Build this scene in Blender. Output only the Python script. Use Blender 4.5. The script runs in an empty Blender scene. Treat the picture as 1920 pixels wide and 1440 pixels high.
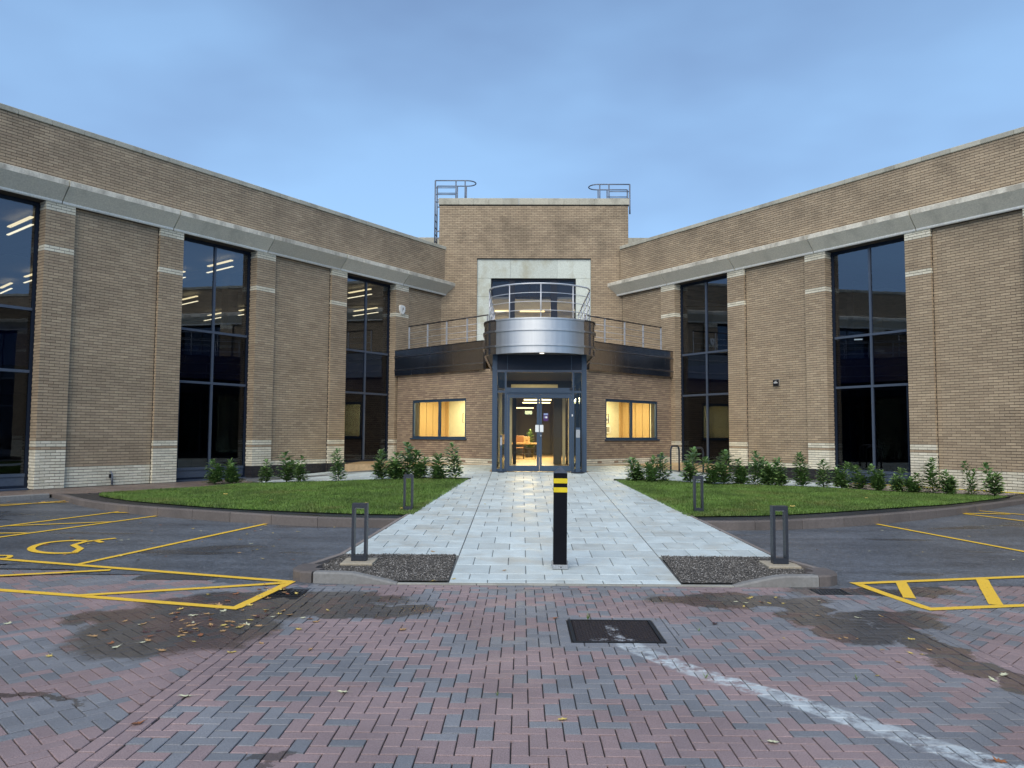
import bpy, math, random
import numpy as np
from mathutils import Vector, Matrix, noise
random.seed(7); rng = np.random.default_rng(7)
SC = bpy.context.scene; COL = SC.collection
# ------------------------------------------------------------------ camera
def cam_basis(p, r, yaw):
    f = Vector((-math.sin(yaw)*math.cos(p), math.cos(yaw)*math.cos(p), math.sin(p)))
    rt = Vector((math.cos(yaw), math.sin(yaw), 0)); up = rt.cross(f)
    return math.cos(r)*rt-math.sin(r)*up, math.cos(r)*up+math.sin(r)*rt, f
CF = 1447.9; CR, CU, CFW = cam_basis(math.radians(3.713), math.radians(-.3016), math.radians(.7153)); CP = Vector((0, 0, 1.70))
cam = bpy.data.cameras.new('camera'); cam.sensor_width = 36; cam.lens = CF/1920*36; cam.clip_start = .1; cam.clip_end = 2000
co = bpy.data.objects.new('camera', cam); COL.objects.link(co)
co.matrix_world = Matrix((( CR.x, CU.x, -CFW.x, CP.x), (CR.y, CU.y, -CFW.y, CP.y), (CR.z, CU.z, -CFW.z, CP.z), (0, 0, 0, 1)))
SC.camera = co
# ------------------------------------------------------------------ world
W = bpy.data.worlds.new('World'); SC.world = W; W.use_nodes = True
nt = W.node_tree; nt.nodes.clear(); N = nt.nodes.new; Lk = nt.links.new
SUN_EL, SUN_ROT = math.radians(42), math.radians(195)
out = N('ShaderNodeOutputWorld'); bg = N('ShaderNodeBackground'); bg.inputs[1].default_value = .1
sky = N('ShaderNodeTexSky'); sky.sky_type = 'NISHITA'; sky.sun_disc = False; sky.sun_elevation = SUN_EL; sky.sun_rotation = SUN_ROT
tc = N('ShaderNodeTexCoord'); sep = N('ShaderNodeSeparateXYZ'); Lk(tc.outputs['Generated'], sep.inputs[0])
mp = N('ShaderNodeMapping'); mp.inputs['Scale'].default_value = (1.3, 1.3, 3.2); Lk(tc.outputs['Generated'], mp.inputs[0])
nz = N('ShaderNodeTexNoise'); nz.inputs['Scale'].default_value = 1.35; nz.inputs['Detail'].default_value = 4; nz.inputs['Roughness'].default_value = .5; Lk(mp.outputs[0], nz.inputs[0])
gr = N('ShaderNodeValToRGB'); e = gr.color_ramp.elements      # overcast layer by height
e[0].position = 0; e[0].color = (.35, .58, .93, 1); e[1].position = 1; e[1].color = (.22, .34, .58, 1)
x = gr.color_ramp.elements.new(.25); x.color = (.305, .515, .86, 1); x = gr.color_ramp.elements.new(.5); x.color = (.215, .365, .64, 1)
Lk(sep.outputs[2], gr.inputs[0])
cr = N('ShaderNodeValToRGB'); e = cr.color_ramp.elements; e[0].position = .36; e[0].color = (.80, .77, .78, 1); e[1].position = .64; e[1].color = (1.12, 1.13, 1.08, 1)
Lk(nz.outputs[0], cr.inputs[0])
mu = N('ShaderNodeMix'); mu.data_type = 'RGBA'; mu.blend_type = 'MULTIPLY'; mu.inputs[0].default_value = 1; Lk(gr.outputs[0], mu.inputs[6]); Lk(cr.outputs[0], mu.inputs[7])
sc10 = N('ShaderNodeVectorMath'); sc10.operation = 'SCALE'; sc10.inputs[3].default_value = 5.7; Lk(mu.outputs[2], sc10.inputs[0])
mx = N('ShaderNodeMix'); mx.data_type = 'RGBA'; mx.inputs[0].default_value = .97; Lk(sky.outputs[0], mx.inputs[6]); Lk(sc10.outputs[0], mx.inputs[7])
Lk(mx.outputs[2], bg.inputs[0]); Lk(bg.outputs[0], out.inputs[0])
sl = bpy.data.lights.new('sun', 'SUN'); sl.energy = 1.5; sl.angle = math.radians(60); sl.color = (1, .90, .76)
so = bpy.data.objects.new('sun', sl); COL.objects.link(so)
sd = Vector((math.sin(SUN_ROT)*math.cos(SUN_EL), math.cos(SUN_ROT)*math.cos(SUN_EL), math.sin(SUN_EL))); so.rotation_euler = sd.to_track_quat('Z', 'Y').to_euler()
SC.view_settings.view_transform = 'Standard'; SC.view_settings.look = 'None'; SC.view_settings.exposure = 1.0; SC.view_settings.gamma = 1
SC.render.engine = 'CYCLES'; SC.cycles.max_bounces = 8; SC.cycles.transparent_max_bounces = 12; SC.cycles.use_denoising = True
SC.cycles.sample_clamp_indirect = 3
# ------------------------------------------------------------------ materials
class NT:
    def __init__(s, name):
        s.m = bpy.data.materials.new(name); s.m.use_nodes = True; s.t = s.m.node_tree; s.b = s.t.nodes['Principled BSDF']; s.out = s.t.nodes['Material Output']
        s.pos = s.n('ShaderNodeNewGeometry')
    def n(s, k, **kw):
        o = s.t.nodes.new(k)
        for a, b in kw.items(): setattr(o, a, b)
        return o
    def l(s, a, b): s.t.links.new(a, b)
    def P(s): return s.pos.outputs['Position']
    def noise(s, scale, detail=3, rough=.5, vec=None, stretch=None):
        o = s.n('ShaderNodeTexNoise'); o.inputs['Scale'].default_value = scale; o.inputs['Detail'].default_value = detail; o.inputs['Roughness'].default_value = rough
        v = vec or s.P()
        if stretch:
            m = s.n('ShaderNodeMapping'); m.inputs['Scale'].default_value = stretch; s.l(v, m.inputs[0]); v = m.outputs[0]
        s.l(v, o.inputs[0]); return o.outputs[0]
    def ramp(s, v, a, b, x0, x1):          # map range clamped
        o = s.n('ShaderNodeMapRange'); s.set(o.inputs[0], v); o.inputs[1].default_value = x0; o.inputs[2].default_value = x1; o.inputs[3].default_value = a; o.inputs[4].default_value = b
        return o.outputs[0]
    def set(s, inp, v):
        if isinstance(v, (int, float)): inp.default_value = v
        elif isinstance(v, tuple): inp.default_value = v if len(v) != 3 or inp.type == 'VECTOR' else (*v, 1)
        else: s.l(v, inp)
    def math(s, op, a, b=0, c=0):
        o = s.n('ShaderNodeMath', operation=op); s.set(o.inputs[0], a); s.set(o.inputs[1], b); s.set(o.inputs[2], c); return o.outputs[0]
    def mix(s, f, a, b, mode='MIX'):
        o = s.n('ShaderNodeMix', data_type='RGBA', blend_type=mode); s.set(o.inputs[0], f); s.set(o.inputs[6], a); s.set(o.inputs[7], b); return o.outputs[2]
    def mul(s, col, v):
        o = s.n('ShaderNodeVectorMath', operation='SCALE'); s.set(o.inputs[0], col); s.set(o.inputs[3], v); return o.outputs[0]
    def bump(s, h, strength=.3, dist=.004):
        o = s.n('ShaderNodeBump'); o.inputs['Strength'].default_value = strength; o.inputs['Distance'].default_value = dist; s.l(h, o.inputs['Height']); s.l(o.outputs[0], s.b.inputs['Normal'])
    def rnd(s):
        oi = s.n('ShaderNodeObjectInfo'); return s.math('FRACT', s.math('ADD', s.pos.outputs['Random Per Island'], oi.outputs['Random']))
    def ob(s): return s.n('ShaderNodeTexCoord').outputs['Object']
    def fin(s, col=None, rough=.7, metal=0, spec=None):
        if col is not None: s.set(s.b.inputs['Base Color'], col)
        s.set(s.b.inputs['Roughness'], rough); s.set(s.b.inputs['Metallic'], metal)
        if spec is not None: s.b.inputs['Specular IOR Level'].default_value = spec
        return s.m
def simple(name, col, rough=.6, metal=0, nscale=30, namt=.15, spec=None, bump=0):
    t = NT(name); n = t.noise(nscale, 4, .6); c = t.mul((*col,), t.ramp(n, 1-namt*1.6, 1+namt*1.6, .3, .7)) if namt else col
    if bump: t.bump(n, bump, .003)
    return t.fin(c, rough, metal, spec)
def zmask(t, z0, z1):
    sp = t.n('ShaderNodeSeparateXYZ'); t.l(t.P(), sp.inputs[0]); return t.ramp(sp.outputs[2], 0, 1, z0, z1)
def brick_mat(name, a, b, rough=.85, stain=.5, lime=.5):
    t = NT(name); r = t.rnd()
    c = t.mix(r, a, b)
    r2 = t.math('FRACT', t.math('MULTIPLY', r, 17.3)); c = t.mul(c, t.ramp(r2, .90, 1.10, 0, 1))
    c = t.mul(c, t.ramp(t.noise(60, 3, .6), .86, 1.14, .3, .7))
    c = t.mul(c, t.ramp(t.noise(.55, 4, .6, stretch=(1, 1, 1.6)),   .90, 1.09, .36, .64))
    # soot patches gathering under the coping stones
    n = t.noise(1.1, 4, .6, stretch=(1, 1, .8)); m = t.math('MULTIPLY', t.ramp(n, 0, 1, .45, .62), zmask(t, 8.1, 9.4))
    c = t.mul(c, t.ramp(m, 1, 1-.52*stain, 0, 1))
    # pale salts low on the wall
    n = t.noise(6, 5, .7); m = t.math('MULTIPLY', t.ramp(n, 0, 1, .6, .72), t.ramp(zmask(t, 1.2, 3.2), 1, 0, 0, 1))
    c = t.mix(t.math('MULTIPLY', m, .45*lime), c, (.5, .46, .38))
    n2 = t.noise(.9, 4, .6); c = t.mul(c, t.ramp(t.math('MULTIPLY', t.ramp(n2, 0, 1, .5, .7), t.ramp(zmask(t, .3, 2.3), 1, 0, 0, 1)), 1, .86, 0, 1))
    t.bump(t.noise(90, 4, .6), .5, .004)
    return t.fin(c, rough)
M = {}
M['buff'] = brick_mat('buff_brick', (.440, .350, .238), (.370, .288, .196))
M['cream'] = brick_mat('cream_brick', (.78, .74, .60), (.68, .64, .50), stain=.2, lime=0)
M['pav'] = brick_mat('pavilion_brick', (.42, .325, .225), (.29, .215, .16), lime=.2)
M['blackbrick'] = brick_mat('dark_plinth_brick', (.018, .019, .026), (.03, .030, .036), rough=.45, lime=0)
t = NT('mortar'); c = t.mix(t.ramp(t.noise(2.2, 4, .7), 0, 1, .55, .7), (.060, .052, .043), (.12, .105, .08)); M['mortar'] = t.fin(c, .95)
def stone_mat(name, base, dirt, thr=.5, sc=1.4):
    t = NT(name); c = t.mul(base, t.ramp(t.rnd(), .88, 1.10, 0, 1))
    c = t.mul(c, t.ramp(t.noise(25, 5, .65), .85, 1.15, .3, .7))
    n = t.noise(sc, 6, .65, stretch=(1, 1, .6)); c = t.mix(t.ramp(n, 0, .75, thr, thr+.2), c, dirt)
    t.bump(t.noise(70, 4), .25, .003); return t.fin(c, .85)
M['coping'] = stone_mat('coping_stone', (.46, .45, .37), (.26, .25, .20))
M['cornice'] = stone_mat('cornice_stone', (.66, .64, .54), (.50, .49, .41), .52)
M['cornice_top'] = stone_mat('weathered_cornice_top', (.66, .63, .53), (.27, .25, .20), .44, 2.5)
M['fillet'] = stone_mat('cornice_fillet_stone', (.74, .75, .70), (.6, .6, .55))
M['frame_stone'] = stone_mat('surround_stone', (.62, .68, .62), (.40, .39, .28), .49, 1.6)
M['blue'] = simple('blue_grey_paint', (.030, .060, .105), .45, 0, 15, .06)
M['blue_dark'] = simple('dark_window_frame_paint', (.008, .016, .034), .45, 0, 15, .06, spec=.3)
M['transom'] = simple('transom_paint', (.065, .088, .13), .35, 0, 15, .06)
M['steel'] = simple('satin_steel_tube', (.60, .62, .65), .38, .45, 20, .04)
M['darkrail'] = simple('dark_handrail', (.06, .055, .055), .35, .6, 20, .05)
t = NT('brushed_steel_sheet'); n = t.noise(9, 4, .6, stretch=(1, 1, .05)); M['sheet'] = t.fin(t.mul((.58, .60, .61), t.ramp(n, .92, 1.07, .3, .7)), t.ramp(n, .42, .50, .3, .7), 1)
t = NT('bronze_sheet'); n = t.noise(9, 4, .6, stretch=(1, 1, .05)); M['fascia'] = t.fin(t.mul((.40, .37, .35), t.ramp(n, .90, 1.08, .3, .7)), t.ramp(n, .20, .28, .3, .7), 1)
M['rib'] = simple('rib_metal', (.42, .42, .44), .3, 1, 20, .05)
M['galv'] = simple('galvanised_steel', (.17, .20, .25), .5, .4, 20, .1)
M['soffit'] = simple('soffit_panel', (.16, .15, .14), .4, .3, 20, .04)
def glass(name, tint, ior=1.55, rough=0.0):
    t = NT(name); t.t.nodes.remove(t.b)
    tr = t.n('ShaderNodeBsdfTransparent'); tr.inputs[0].default_value = (*tint, 1); gl = t.n('ShaderNodeBsdfGlossy'); gl.inputs['Roughness'].default_value = rough; gl.inputs[0].default_value = (.80, .88, 1, 1)
    fr = t.n('ShaderNodeFresnel'); fr.inputs[0].default_value = ior; mxs = t.n('ShaderNodeMixShader')
    bp = t.n('ShaderNodeBump'); bp.inputs['Strength'].default_value = .03; bp.inputs['Distance'].default_value = .02; t.l(t.noise(1.3, 2), bp.inputs['Height']); t.l(bp.outputs[0], gl.inputs['Normal'])
    t.l(t.math('MULTIPLY', fr.outputs[0], t.math('SUBTRACT', 1, t.pos.outputs['Backfacing'])), mxs.inputs[0]); t.l(tr.outputs[0], mxs.inputs[1]); t.l(gl.outputs[0], mxs.inputs[2]); t.l(mxs.outputs[0], t.out.inputs[0]); return t.m
M['glass'] = glass('tinted_glass', (.50, .55, .66), 2.25)
M['glass_dark'] = glass('dark_tinted_glass', (.24, .31, .48), 1.6)
M['clear'] = glass('clear_glass', (.86, .88, .86), 1.3)
M['door_glass'] = glass('vestibule_glass', (.62, .68, .66), 1.5)
M['tower_glass'] = glass('balcony_window_glass', (.72, .74, .76), 1.75)
M['spandrel'] = simple('dark_spandrel', (.006, .008, .013), .4, 0, 10, .1)
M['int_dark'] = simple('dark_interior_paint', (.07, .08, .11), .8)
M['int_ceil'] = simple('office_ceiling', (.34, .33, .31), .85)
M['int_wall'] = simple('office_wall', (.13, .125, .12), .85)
M['int_cream'] = simple('cream_plaster', (.74, .70, .52), .8, 0, 8, .03)
M['int_warm'] = simple('beige_office_wall', (.42, .38, .31), .8, 0, 8, .03)
M['oakslat'] = simple('oak_boarding', (.55, .37, .17), .5, 0, 40, .12)
M['dark_gap'] = simple('dark_joint', (.05, .03, .015), .9)
M['woodfloor'] = simple('wood_floor', (.46, .33, .18), .35, 0, 12, .12)
def emis(name, col, st):
    t = NT(name); t.b.inputs['Base Color'].default_value = (.1, .1, .1, 1); t.b.inputs['Emission Color'].default_value = (*col, 1); t.b.inputs['Emission Strength'].default_value = st; return t.m
M['tube'] = emis('fluorescent_tube', (1, .75, .36), 2.3)
M['tube_warm'] = emis('warm_tube', (1, .70, .28), 2.0)
M['spot'] = emis('downlight_lens', (1, .9, .7), 1.3)
M['exit'] = emis('exit_sign_face', (.25, .6, .42), .4)
M['black'] = simple('black_coating', (.0025, .003, .006), .6, 0, 20, .1, spec=.15)
M['yellowband'] = simple('yellow_band', (.72, .56, .01), .45, 0, 20, .05)
M['castcap'] = simple('bollard_cap_paint', (.050, .064, .088), .45)
M['galvbase'] = simple('galvanised_base_plate', (.36, .38, .40), .5, .5, 60, .2)
M['light_post'] = simple('light_post_coating', (.030, .036, .048), .4, .2, 30, .08)
M['conc'] = simple('pale_concrete', (.38, .34, .26), .9, 0, 40, .12, bump=.3)
M['white'] = simple('white_plastic', (.78, .80, .78), .45, 0, 10, .03)
M['purple'] = simple('purple_print', (.06, .015, .12), .4)
M['paleblue'] = simple('pale_blue_print', (.25, .32, .5), .4)
M['plastic_black'] = simple('black_plastic', (.012, .012, .016), .35)
M['card'] = simple('tan_board', (.50, .34, .17), .7)
M['hoop'] = simple('cycle_stand_coating', (.022, .026, .036), .35, .2)
M['cage_seat'] = simple('chair_wood', (.22, .10, .04), .5)
M['pictureglass'] = simple('grey_print', (.33, .31, .27), .4)
# ground materials
BLOBS = [(-2.95, 6.75, .85, .95), (-2.75, 7.7, 1.0, .75), (-2.2, 8.1, 1.1, .40), (-1.65, 7.55, .95, .34), (-1.28, 4.15, .16, .10), (-3.5, 5.05, .8, .06), (-3.6, 7.2, .6, .4),
         (2.2, 8.15, 1.0, .32), (2.75, 7.55, .30, .6), (2.9, 6.9, .34, .5), (3.5, 7.4, .5, .32), (3.35, 6.5, .20, .8), (3.42, 5.7, .18, .6), (3.75, 4.8, .2, .5), (3.9, 8.6, 1.0, .3)]
def wet(t):
    nv = t.n('ShaderNodeTexNoise'); nv.inputs['Scale'].default_value = 2.1; nv.inputs['Detail'].default_value = 7; nv.inputs['Roughness'].default_value = .62; t.l(t.P(), nv.inputs[0])
    sub = t.n('ShaderNodeVectorMath', operation='SUBTRACT'); t.l(nv.outputs[1], sub.inputs[0]); sub.inputs[1].default_value = (.5, .5, .5)
    sc = t.n('ShaderNodeVectorMath', operation='SCALE'); t.l(sub.outputs[0], sc.inputs[0]); sc.inputs[3].default_value = .9
    ad = t.n('ShaderNodeVectorMath', operation='ADD'); t.l(t.P(), ad.inputs[0]); t.l(sc.outputs[0], ad.inputs[1])
    acc = 0
    for bx_, by_, rx, ry in BLOBS:
        s_ = t.n('ShaderNodeVectorMath', operation='SUBTRACT'); t.l(ad.outputs[0], s_.inputs[0]); s_.inputs[1].default_value = (bx_, by_, 0)
        m_ = t.n('ShaderNodeVectorMath', operation='MULTIPLY'); t.l(s_.outputs[0], m_.inputs[0]); m_.inputs[1].default_value = (1/rx, 1/ry, 0)
        ln = t.n('ShaderNodeVectorMath', operation='LENGTH'); t.l(m_.outputs[0], ln.inputs[0])
        v = t.ramp(ln.outputs[1], 1, 0, .84, 1.06); acc = v if acc == 0 else t.math('MAXIMUM', acc, v)
    return acc
def line_mask(t, pts, w, thr):
    acc = None
    for (x0, y0), (x1, y1) in zip(pts[:-1], pts[1:]):
        L = math.hypot(x1-x0, y1-y0); ang = math.atan2(y1-y0, x1-x0)
        m_ = t.n('ShaderNodeMapping', vector_type='TEXTURE'); m_.inputs['Location'].default_value = ((x0+x1)/2, (y0+y1)/2, 0); m_.inputs['Rotation'].default_value = (0, 0, ang); m_.inputs['Scale'].default_value = (L/2+.04, w, 1)
        t.l(t.P(), m_.inputs[0]); sp = t.n('ShaderNodeSeparateXYZ'); t.l(m_.outputs[0], sp.inputs[0])
        v = t.math('MAXIMUM', t.math('ABSOLUTE', sp.outputs[0]), t.math('ABSOLUTE', sp.outputs[1])); v = t.ramp(v, 1, 0, .8, 1.05)
        acc = v if acc is None else t.math('MAXIMUM', acc, v)
    n = t.noise(7, 6, .75); return t.math('MULTIPLY', acc, t.ramp(n, 0, 1, thr, thr+.12))
CHALK = [(.80, 6.62), (.92, 6.3), (1.22, 5.75), (1.67, 5.22), (2.15, 4.57), (2.6, 4.0)]
def paver_mat(name, a, b):
    t = NT(name); r = t.rnd(); c = t.mix(r, a, b)
    c = t.mul(c, t.ramp(t.noise(120, 4, .9), .62, 1.42, .37, .63)); c = t.mul(c, t.ramp(t.noise(.8, 4, .6), .84, 1.16, .35, .65))
    sp = t.ramp(t.noise(95, 3, .7), 0, .55, .63, .70); c = t.mix(sp, c, (.42, .42, .42))
    w = wet(t); c = t.mix(t.math('MULTIPLY', w, .86), c, t.mix(.35, t.mul(c, .36), (.060, .042, .024)))
    ch = line_mask(t, CHALK, .115, .42); ch = t.math('MULTIPLY', ch, t.ramp(r, .60, 1, .1, .6)); c = t.mix(ch, c, (.50, .56, .58))
    t.bump(t.noise(260, 3, .6), .4, .0025)
    ro = t.math('SUBTRACT', t.ramp(t.noise(3, 3), .38, .58, .35, .65), t.math('MULTIPLY', w, .40)); return t.fin(c, ro)
M['p_red'] = paver_mat('red_block', (.290, .212, .208), (.245, .185, .186))
M['p_grey'] = paver_mat('grey_block', (.212, .220, .236), (.168, .176, .192))
t = NT('jointing_sand'); w = wet(t); M['joint'] = t.fin(t.mix(w, (.020, .019, .019), (.008, .007, .006)), .8)
M['p_brown'] = paver_mat('brown_block', (.20, .15, .12), (.15, .12, .105))
def tarmac(name, base, speck):
    t = NT(name); c = t.mul(base, t.ramp(t.noise(.5, 5, .6), .72, 1.25, .35, .65)); c = t.mul(c, t.ramp(t.noise(55, 4, .9), .45, 1.6, .36, .64)); c = t.mul(c, t.ramp(t.noise(16, 4, .8), .68, 1.34, .36, .64)); c = t.mul(c, t.ramp(t.noise(1.3, 5, .7, stretch=(.35, 1.6, 1)), .80, 1.22, .38, .62))
    c = t.mix(t.ramp(t.noise(36, 3, .8), 0, speck*.85, .58, .66), c, (.30, .31, .33)); w = wet(t); c = t.mix(t.math('MULTIPLY', w, .7), c, (.018, .018, .018))
    pud = t.ramp(t.noise(.6, 3, .5, stretch=(.6, 1.5, 1)), 0, 1, .60, .66); c = t.mix(t.math('MULTIPLY', pud, .5), c, (.02, .022, .025))
    t.bump(t.noise(200, 3, .6), .7, .004); return t.fin(c, t.ramp(t.math('MAXIMUM', pud, w), .42, .06, 0, 1))
M['asphalt'] = tarmac('asphalt', (.088, .100, .116), .9); M['tarmac'] = tarmac('fresh_tarmac', (.020, .021, .025), .15)
def slab_mat():
    t = NT('pale_granite_slab'); c = t.mul((.58, .665, .665), t.ramp(t.rnd(), .87, 1.06, 0, 1)); c = t.mix(t.ramp(t.math('FRACT', t.math('MULTIPLY', t.rnd(), 7.7)), 0, .30, .75, .95), c, (.44, .43, .36)); c = t.mul(c, t.ramp(t.noise(120, 2, .6), .82, 1.18, .3, .7))
    st = t.ramp(t.noise(1.3, 4, .6, stretch=(1, 1.2, 1)), 0, .5, .52, .68); c = t.mix(st, c, (.47, .46, .39))
    c = t.mul(c, t.ramp(t.noise(5, 4, .6), .93, 1.05, .35, .65)); t.bump(t.noise(250, 2), .25, .002); return t.fin(c, t.ramp(t.noise(2.5, 4), .35, .6, .35, .65))
M['slab'] = slab_mat(); M['slab_base'] = simple('bedding_mortar', (.13, .14, .14), .9)
M['kerb'] = stone_mat('kerb_concrete', (.135, .118, .110), (.085, .075, .070)); M['kerb_edge'] = stone_mat('edging_concrete', (.24, .21, .19), (.15, .13, .12)); M['kerb_grey'] = stone_mat('grey_kerb_concrete', (.25, .25, .24), (.15, .145, .135)); M['edging'] = stone_mat('pale_edging', (.33, .33, .29), (.22, .21, .18))
t = NT('line_paint'); n = t.noise(16, 6, .8); c = t.mix(t.ramp(n, 0, 1, .56, .68), (.92, .58, .04), (.75, .49, .07)); c = t.mul(c, t.ramp(t.noise(150, 3), .8, 1.15, .3, .7)); t.bump(t.noise(150, 3), .5, .004); t.fin(c, .55)
tr = t.n('ShaderNodeBsdfTransparent'); ms = t.n('ShaderNodeMixShader'); t.l(t.ramp(t.noise(28, 6, .85), 0, 1, .60, .66), ms.inputs[0]); t.l(t.b.outputs[0], ms.inputs[1]); t.l(tr.outputs[0], ms.inputs[2]); t.l(ms.outputs[0], t.out.inputs[0]); M['line'] = t.m
M['soil'] = simple('dark_soil', (.022, .018, .014), .95, 0, 30, .4, bump=.8)
t = NT('turf_base'); M['turf'] = t.fin(t.mix(t.ramp(t.noise(2.5, 4), 0, 1, .35, .65), (.035, .065, .014), (.05, .085, .02)), .9)
t = NT('grass_blade'); c = t.mix(t.pos.outputs['Random Per Island'], (.066, .145, .018), (.150, .245, .048)); c = t.mul(c, t.ramp(t.noise(1.6, 4), .72, 1.28, .35, .65)); c = t.mix(t.ramp(t.noise(.9, 5, .7), 0, .45, .52, .70), c, (.20, .19, .055)); M['grass'] = t.fin(c, .6)
t = NT('pea_gravel'); c = t.mix(t.pos.outputs['Random Per Island'], (.035, .032, .028), (.165, .155, .14)); c = t.mix(t.ramp(t.math('FRACT', t.math('MULTIPLY', t.pos.outputs['Random Per Island'], 13.7)), 0, 1, .86, .9), c, (.36, .35, .33)); M['gravel'] = t.fin(c, .7)
t = NT('buff_gravel'); c = t.mix(t.pos.outputs['Random Per Island'], (.13, .11, .09), (.38, .33, .27)); M['gravel2'] = t.fin(c, .7)
M['gravel_base'] = simple('gravel_bed', (.055, .052, .047), .95, 0, 80, .4, bump=1)
t = NT('laurel_leaf'); c = t.mix(t.pos.outputs['Random Per Island'], (.075, .165, .045), (.24, .37, .13)); c = t.mix(t.ramp(t.math('FRACT', t.math('MULTIPLY', t.pos.outputs['Random Per Island'], 9.1)), 0, 1, .82, .9), c, (.20, .30, .10)); M['leaf'] = t.fin(c, .32)
M['stem'] = simple('green_stem', (.05, .075, .025), .7)
for k, cc in dict(yellow=(.62, .47, .12), brown=(.26, .10, .035), tan=(.45, .27, .11), pale=(.60, .60, .40), dark=(.07, .03, .025)).items(): M['fl_'+k] = simple(k+'_dead_leaf', cc, .5, 0, 60, .25)
t = NT('rusted_iron'); c = t.mix(t.ramp(t.noise(30, 4), 0, 1, .35, .65), (.030, .024, .026), (.055, .040, .036)); ch = line_mask(t, [(.80, 6.98), (.80, 6.75), (.84, 6.5)], .055, .46); c = t.mix(ch, c, (.48, .50, .52)); ch = line_mask(t, [(.62, 6.55), (.98, 6.5)], .06, .5); c = t.mix(ch, c, (.45, .47, .5)); M['iron'] = t.fin(c, .5, .4)
M['iron_black'] = simple('cast_iron', (.012, .012, .014), .5, .4)
# ------------------------------------------------------------------ mesh helpers
def link(name, me, parent=None, mats=(), props=None):
    o = bpy.data.objects.new(name, me); COL.objects.link(o)
    if me is not None and mats and not me.materials:
        for m in mats: me.materials.append(M[m] if isinstance(m, str) else m)
    if parent is not None: o.parent = parent
    if props:
        for k, v in props.items():
            if v: o[k] = v
    return o
def thing(name, label, cat, loc=(0, 0, 0), rz=0, group=None):
    o = bpy.data.objects.new(name, None); COL.objects.link(o); o.location = loc; o.rotation_euler = (0, 0, rz); o.empty_display_size = .1
    o['label'] = label; o['category'] = cat
    if group: o['group'] = group
    return o
class Geo:
    def __init__(s): s.v = []; s.f = []; s.mi = []; s.sm = []
    def add(s, vs, fs, mi=0, smooth=False):
        b = len(s.v); s.v += [tuple(v) for v in vs]; s.f += [tuple(b+i for i in f) for f in fs]; s.mi += [mi]*len(fs); s.sm += [smooth]*len(fs); return s
    def box(s, x0, x1, y0, y1, z0, z1, mi=0, F=None):
        vs = [(x0, y0, z0), (x1, y0, z0), (x1, y1, z0), (x0, y1, z0), (x0, y0, z1), (x1, y0, z1), (x1, y1, z1), (x0, y1, z1)]
        if F: vs = [F(*v) for v in vs]
        return s.add(vs, [(0, 3, 2, 1), (4, 5, 6, 7), (0, 1, 5, 4), (1, 2, 6, 5), (2, 3, 7, 6), (3, 0, 4, 7)], mi)
    def bbox(s, x0, x1, y0, y1, z0, z1, b=.01, mi=0, F=None):   # box with chamfered edges on all sides
        P = []
        for z, i in ((z0, b), (z0+b, 0), (z1-b, 0), (z1, b)): P += [(x0+i, y0+i, z), (x1-i, y0+i, z), (x1-i, y1-i, z), (x0+i, y1-i, z)]
        if F: P = [F(*v) for v in P]
        fs = [(0, 3, 2, 1), (12, 13, 14, 15)]
        for k in range(3):
            for j in range(4): a = k*4+j; c = k*4+(j+1) % 4; fs.append((a, c, c+4, a+4))
        return s.add(P, fs, mi)
    def prism(s, poly, z0, z1, mi=0, F=None):
        n = len(poly); f0 = z0 if callable(z0) else (lambda x, y: z0); f1 = z1 if callable(z1) else (lambda x, y: z1)
        vs = [(x, y, f0(x, y)) for x, y in poly]+[(x, y, f1(x, y)) for x, y in poly]
        if F: vs = [F(*v) for v in vs]
        return s.add(vs, [tuple(range(n))[::-1], tuple(range(n, 2*n))]+[(i, (i+1) % n, n+(i+1) % n, n+i) for i in range(n)], mi)
    def tube(s, pts, r, n=8, mi=0, closed=False, caps=True, rads=None):
        pts = [Vector(p) for p in pts]; m = len(pts); vs = []; last = None
        for i, p in enumerate(pts):
            d = (pts[(i+1) % m]-pts[i-1]) if closed else (pts[min(i+1, m-1)]-pts[max(i-1, 0)]); d.normalize()
            a = last if last is not None else (Vector((0, 0, 1)) if abs(d.z) < .9 else Vector((1, 0, 0)))
            a = (a-d*a.dot(d)).normalized(); last = a; b = d.cross(a); rr = rads[i] if rads else r
            for k in range(n): th = 2*math.pi*(k+.5)/n; vs.append(p+(a*math.cos(th)+b*math.sin(th))*rr)
        fs = []
        for i in range(m if closed else m-1):
            for k in range(n): j = (i+1) % m; fs.append((i*n+k, i*n+(k+1) % n, j*n+(k+1) % n, j*n+k))
        if not closed and caps: fs += [tuple(range(n))[::-1], tuple(range((m-1)*n, m*n))]
        return s.add(vs, fs, mi, n > 5)
    def cyl(s, c, r, z0, z1, n=20, mi=0, r1=None):
        r1 = r if r1 is None else r1
        return s.add([(c[0]+r*math.cos(2*math.pi*i/n), c[1]+r*math.sin(2*math.pi*i/n), z0) for i in range(n)]+[(c[0]+r1*math.cos(2*math.pi*i/n), c[1]+r1*math.sin(2*math.pi*i/n), z1) for i in range(n)], [tuple(range(n))[::-1], tuple(range(n, 2*n))]+[(i, (i+1) % n, n+(i+1) % n, n+i) for i in range(n)], mi)
    def mesh(s, name):
        me = bpy.data.meshes.new(name); me.from_pydata(s.v, [], s.f)
        me.polygons.foreach_set('material_index', s.mi); me.polygons.foreach_set('use_smooth', s.sm); me.update(); return me
    def build(s, name, mats, parent=None, **props):
        me = s.mesh(name)
        if name == 'pane':
            import bmesh
            bm = bmesh.new(); bm.from_mesh(me); bmesh.ops.recalc_face_normals(bm, faces=bm.faces[:]); bm.to_mesh(me); bm.free()
        return link(name, me, parent, [mats] if isinstance(mats, str) else mats, props)
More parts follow.
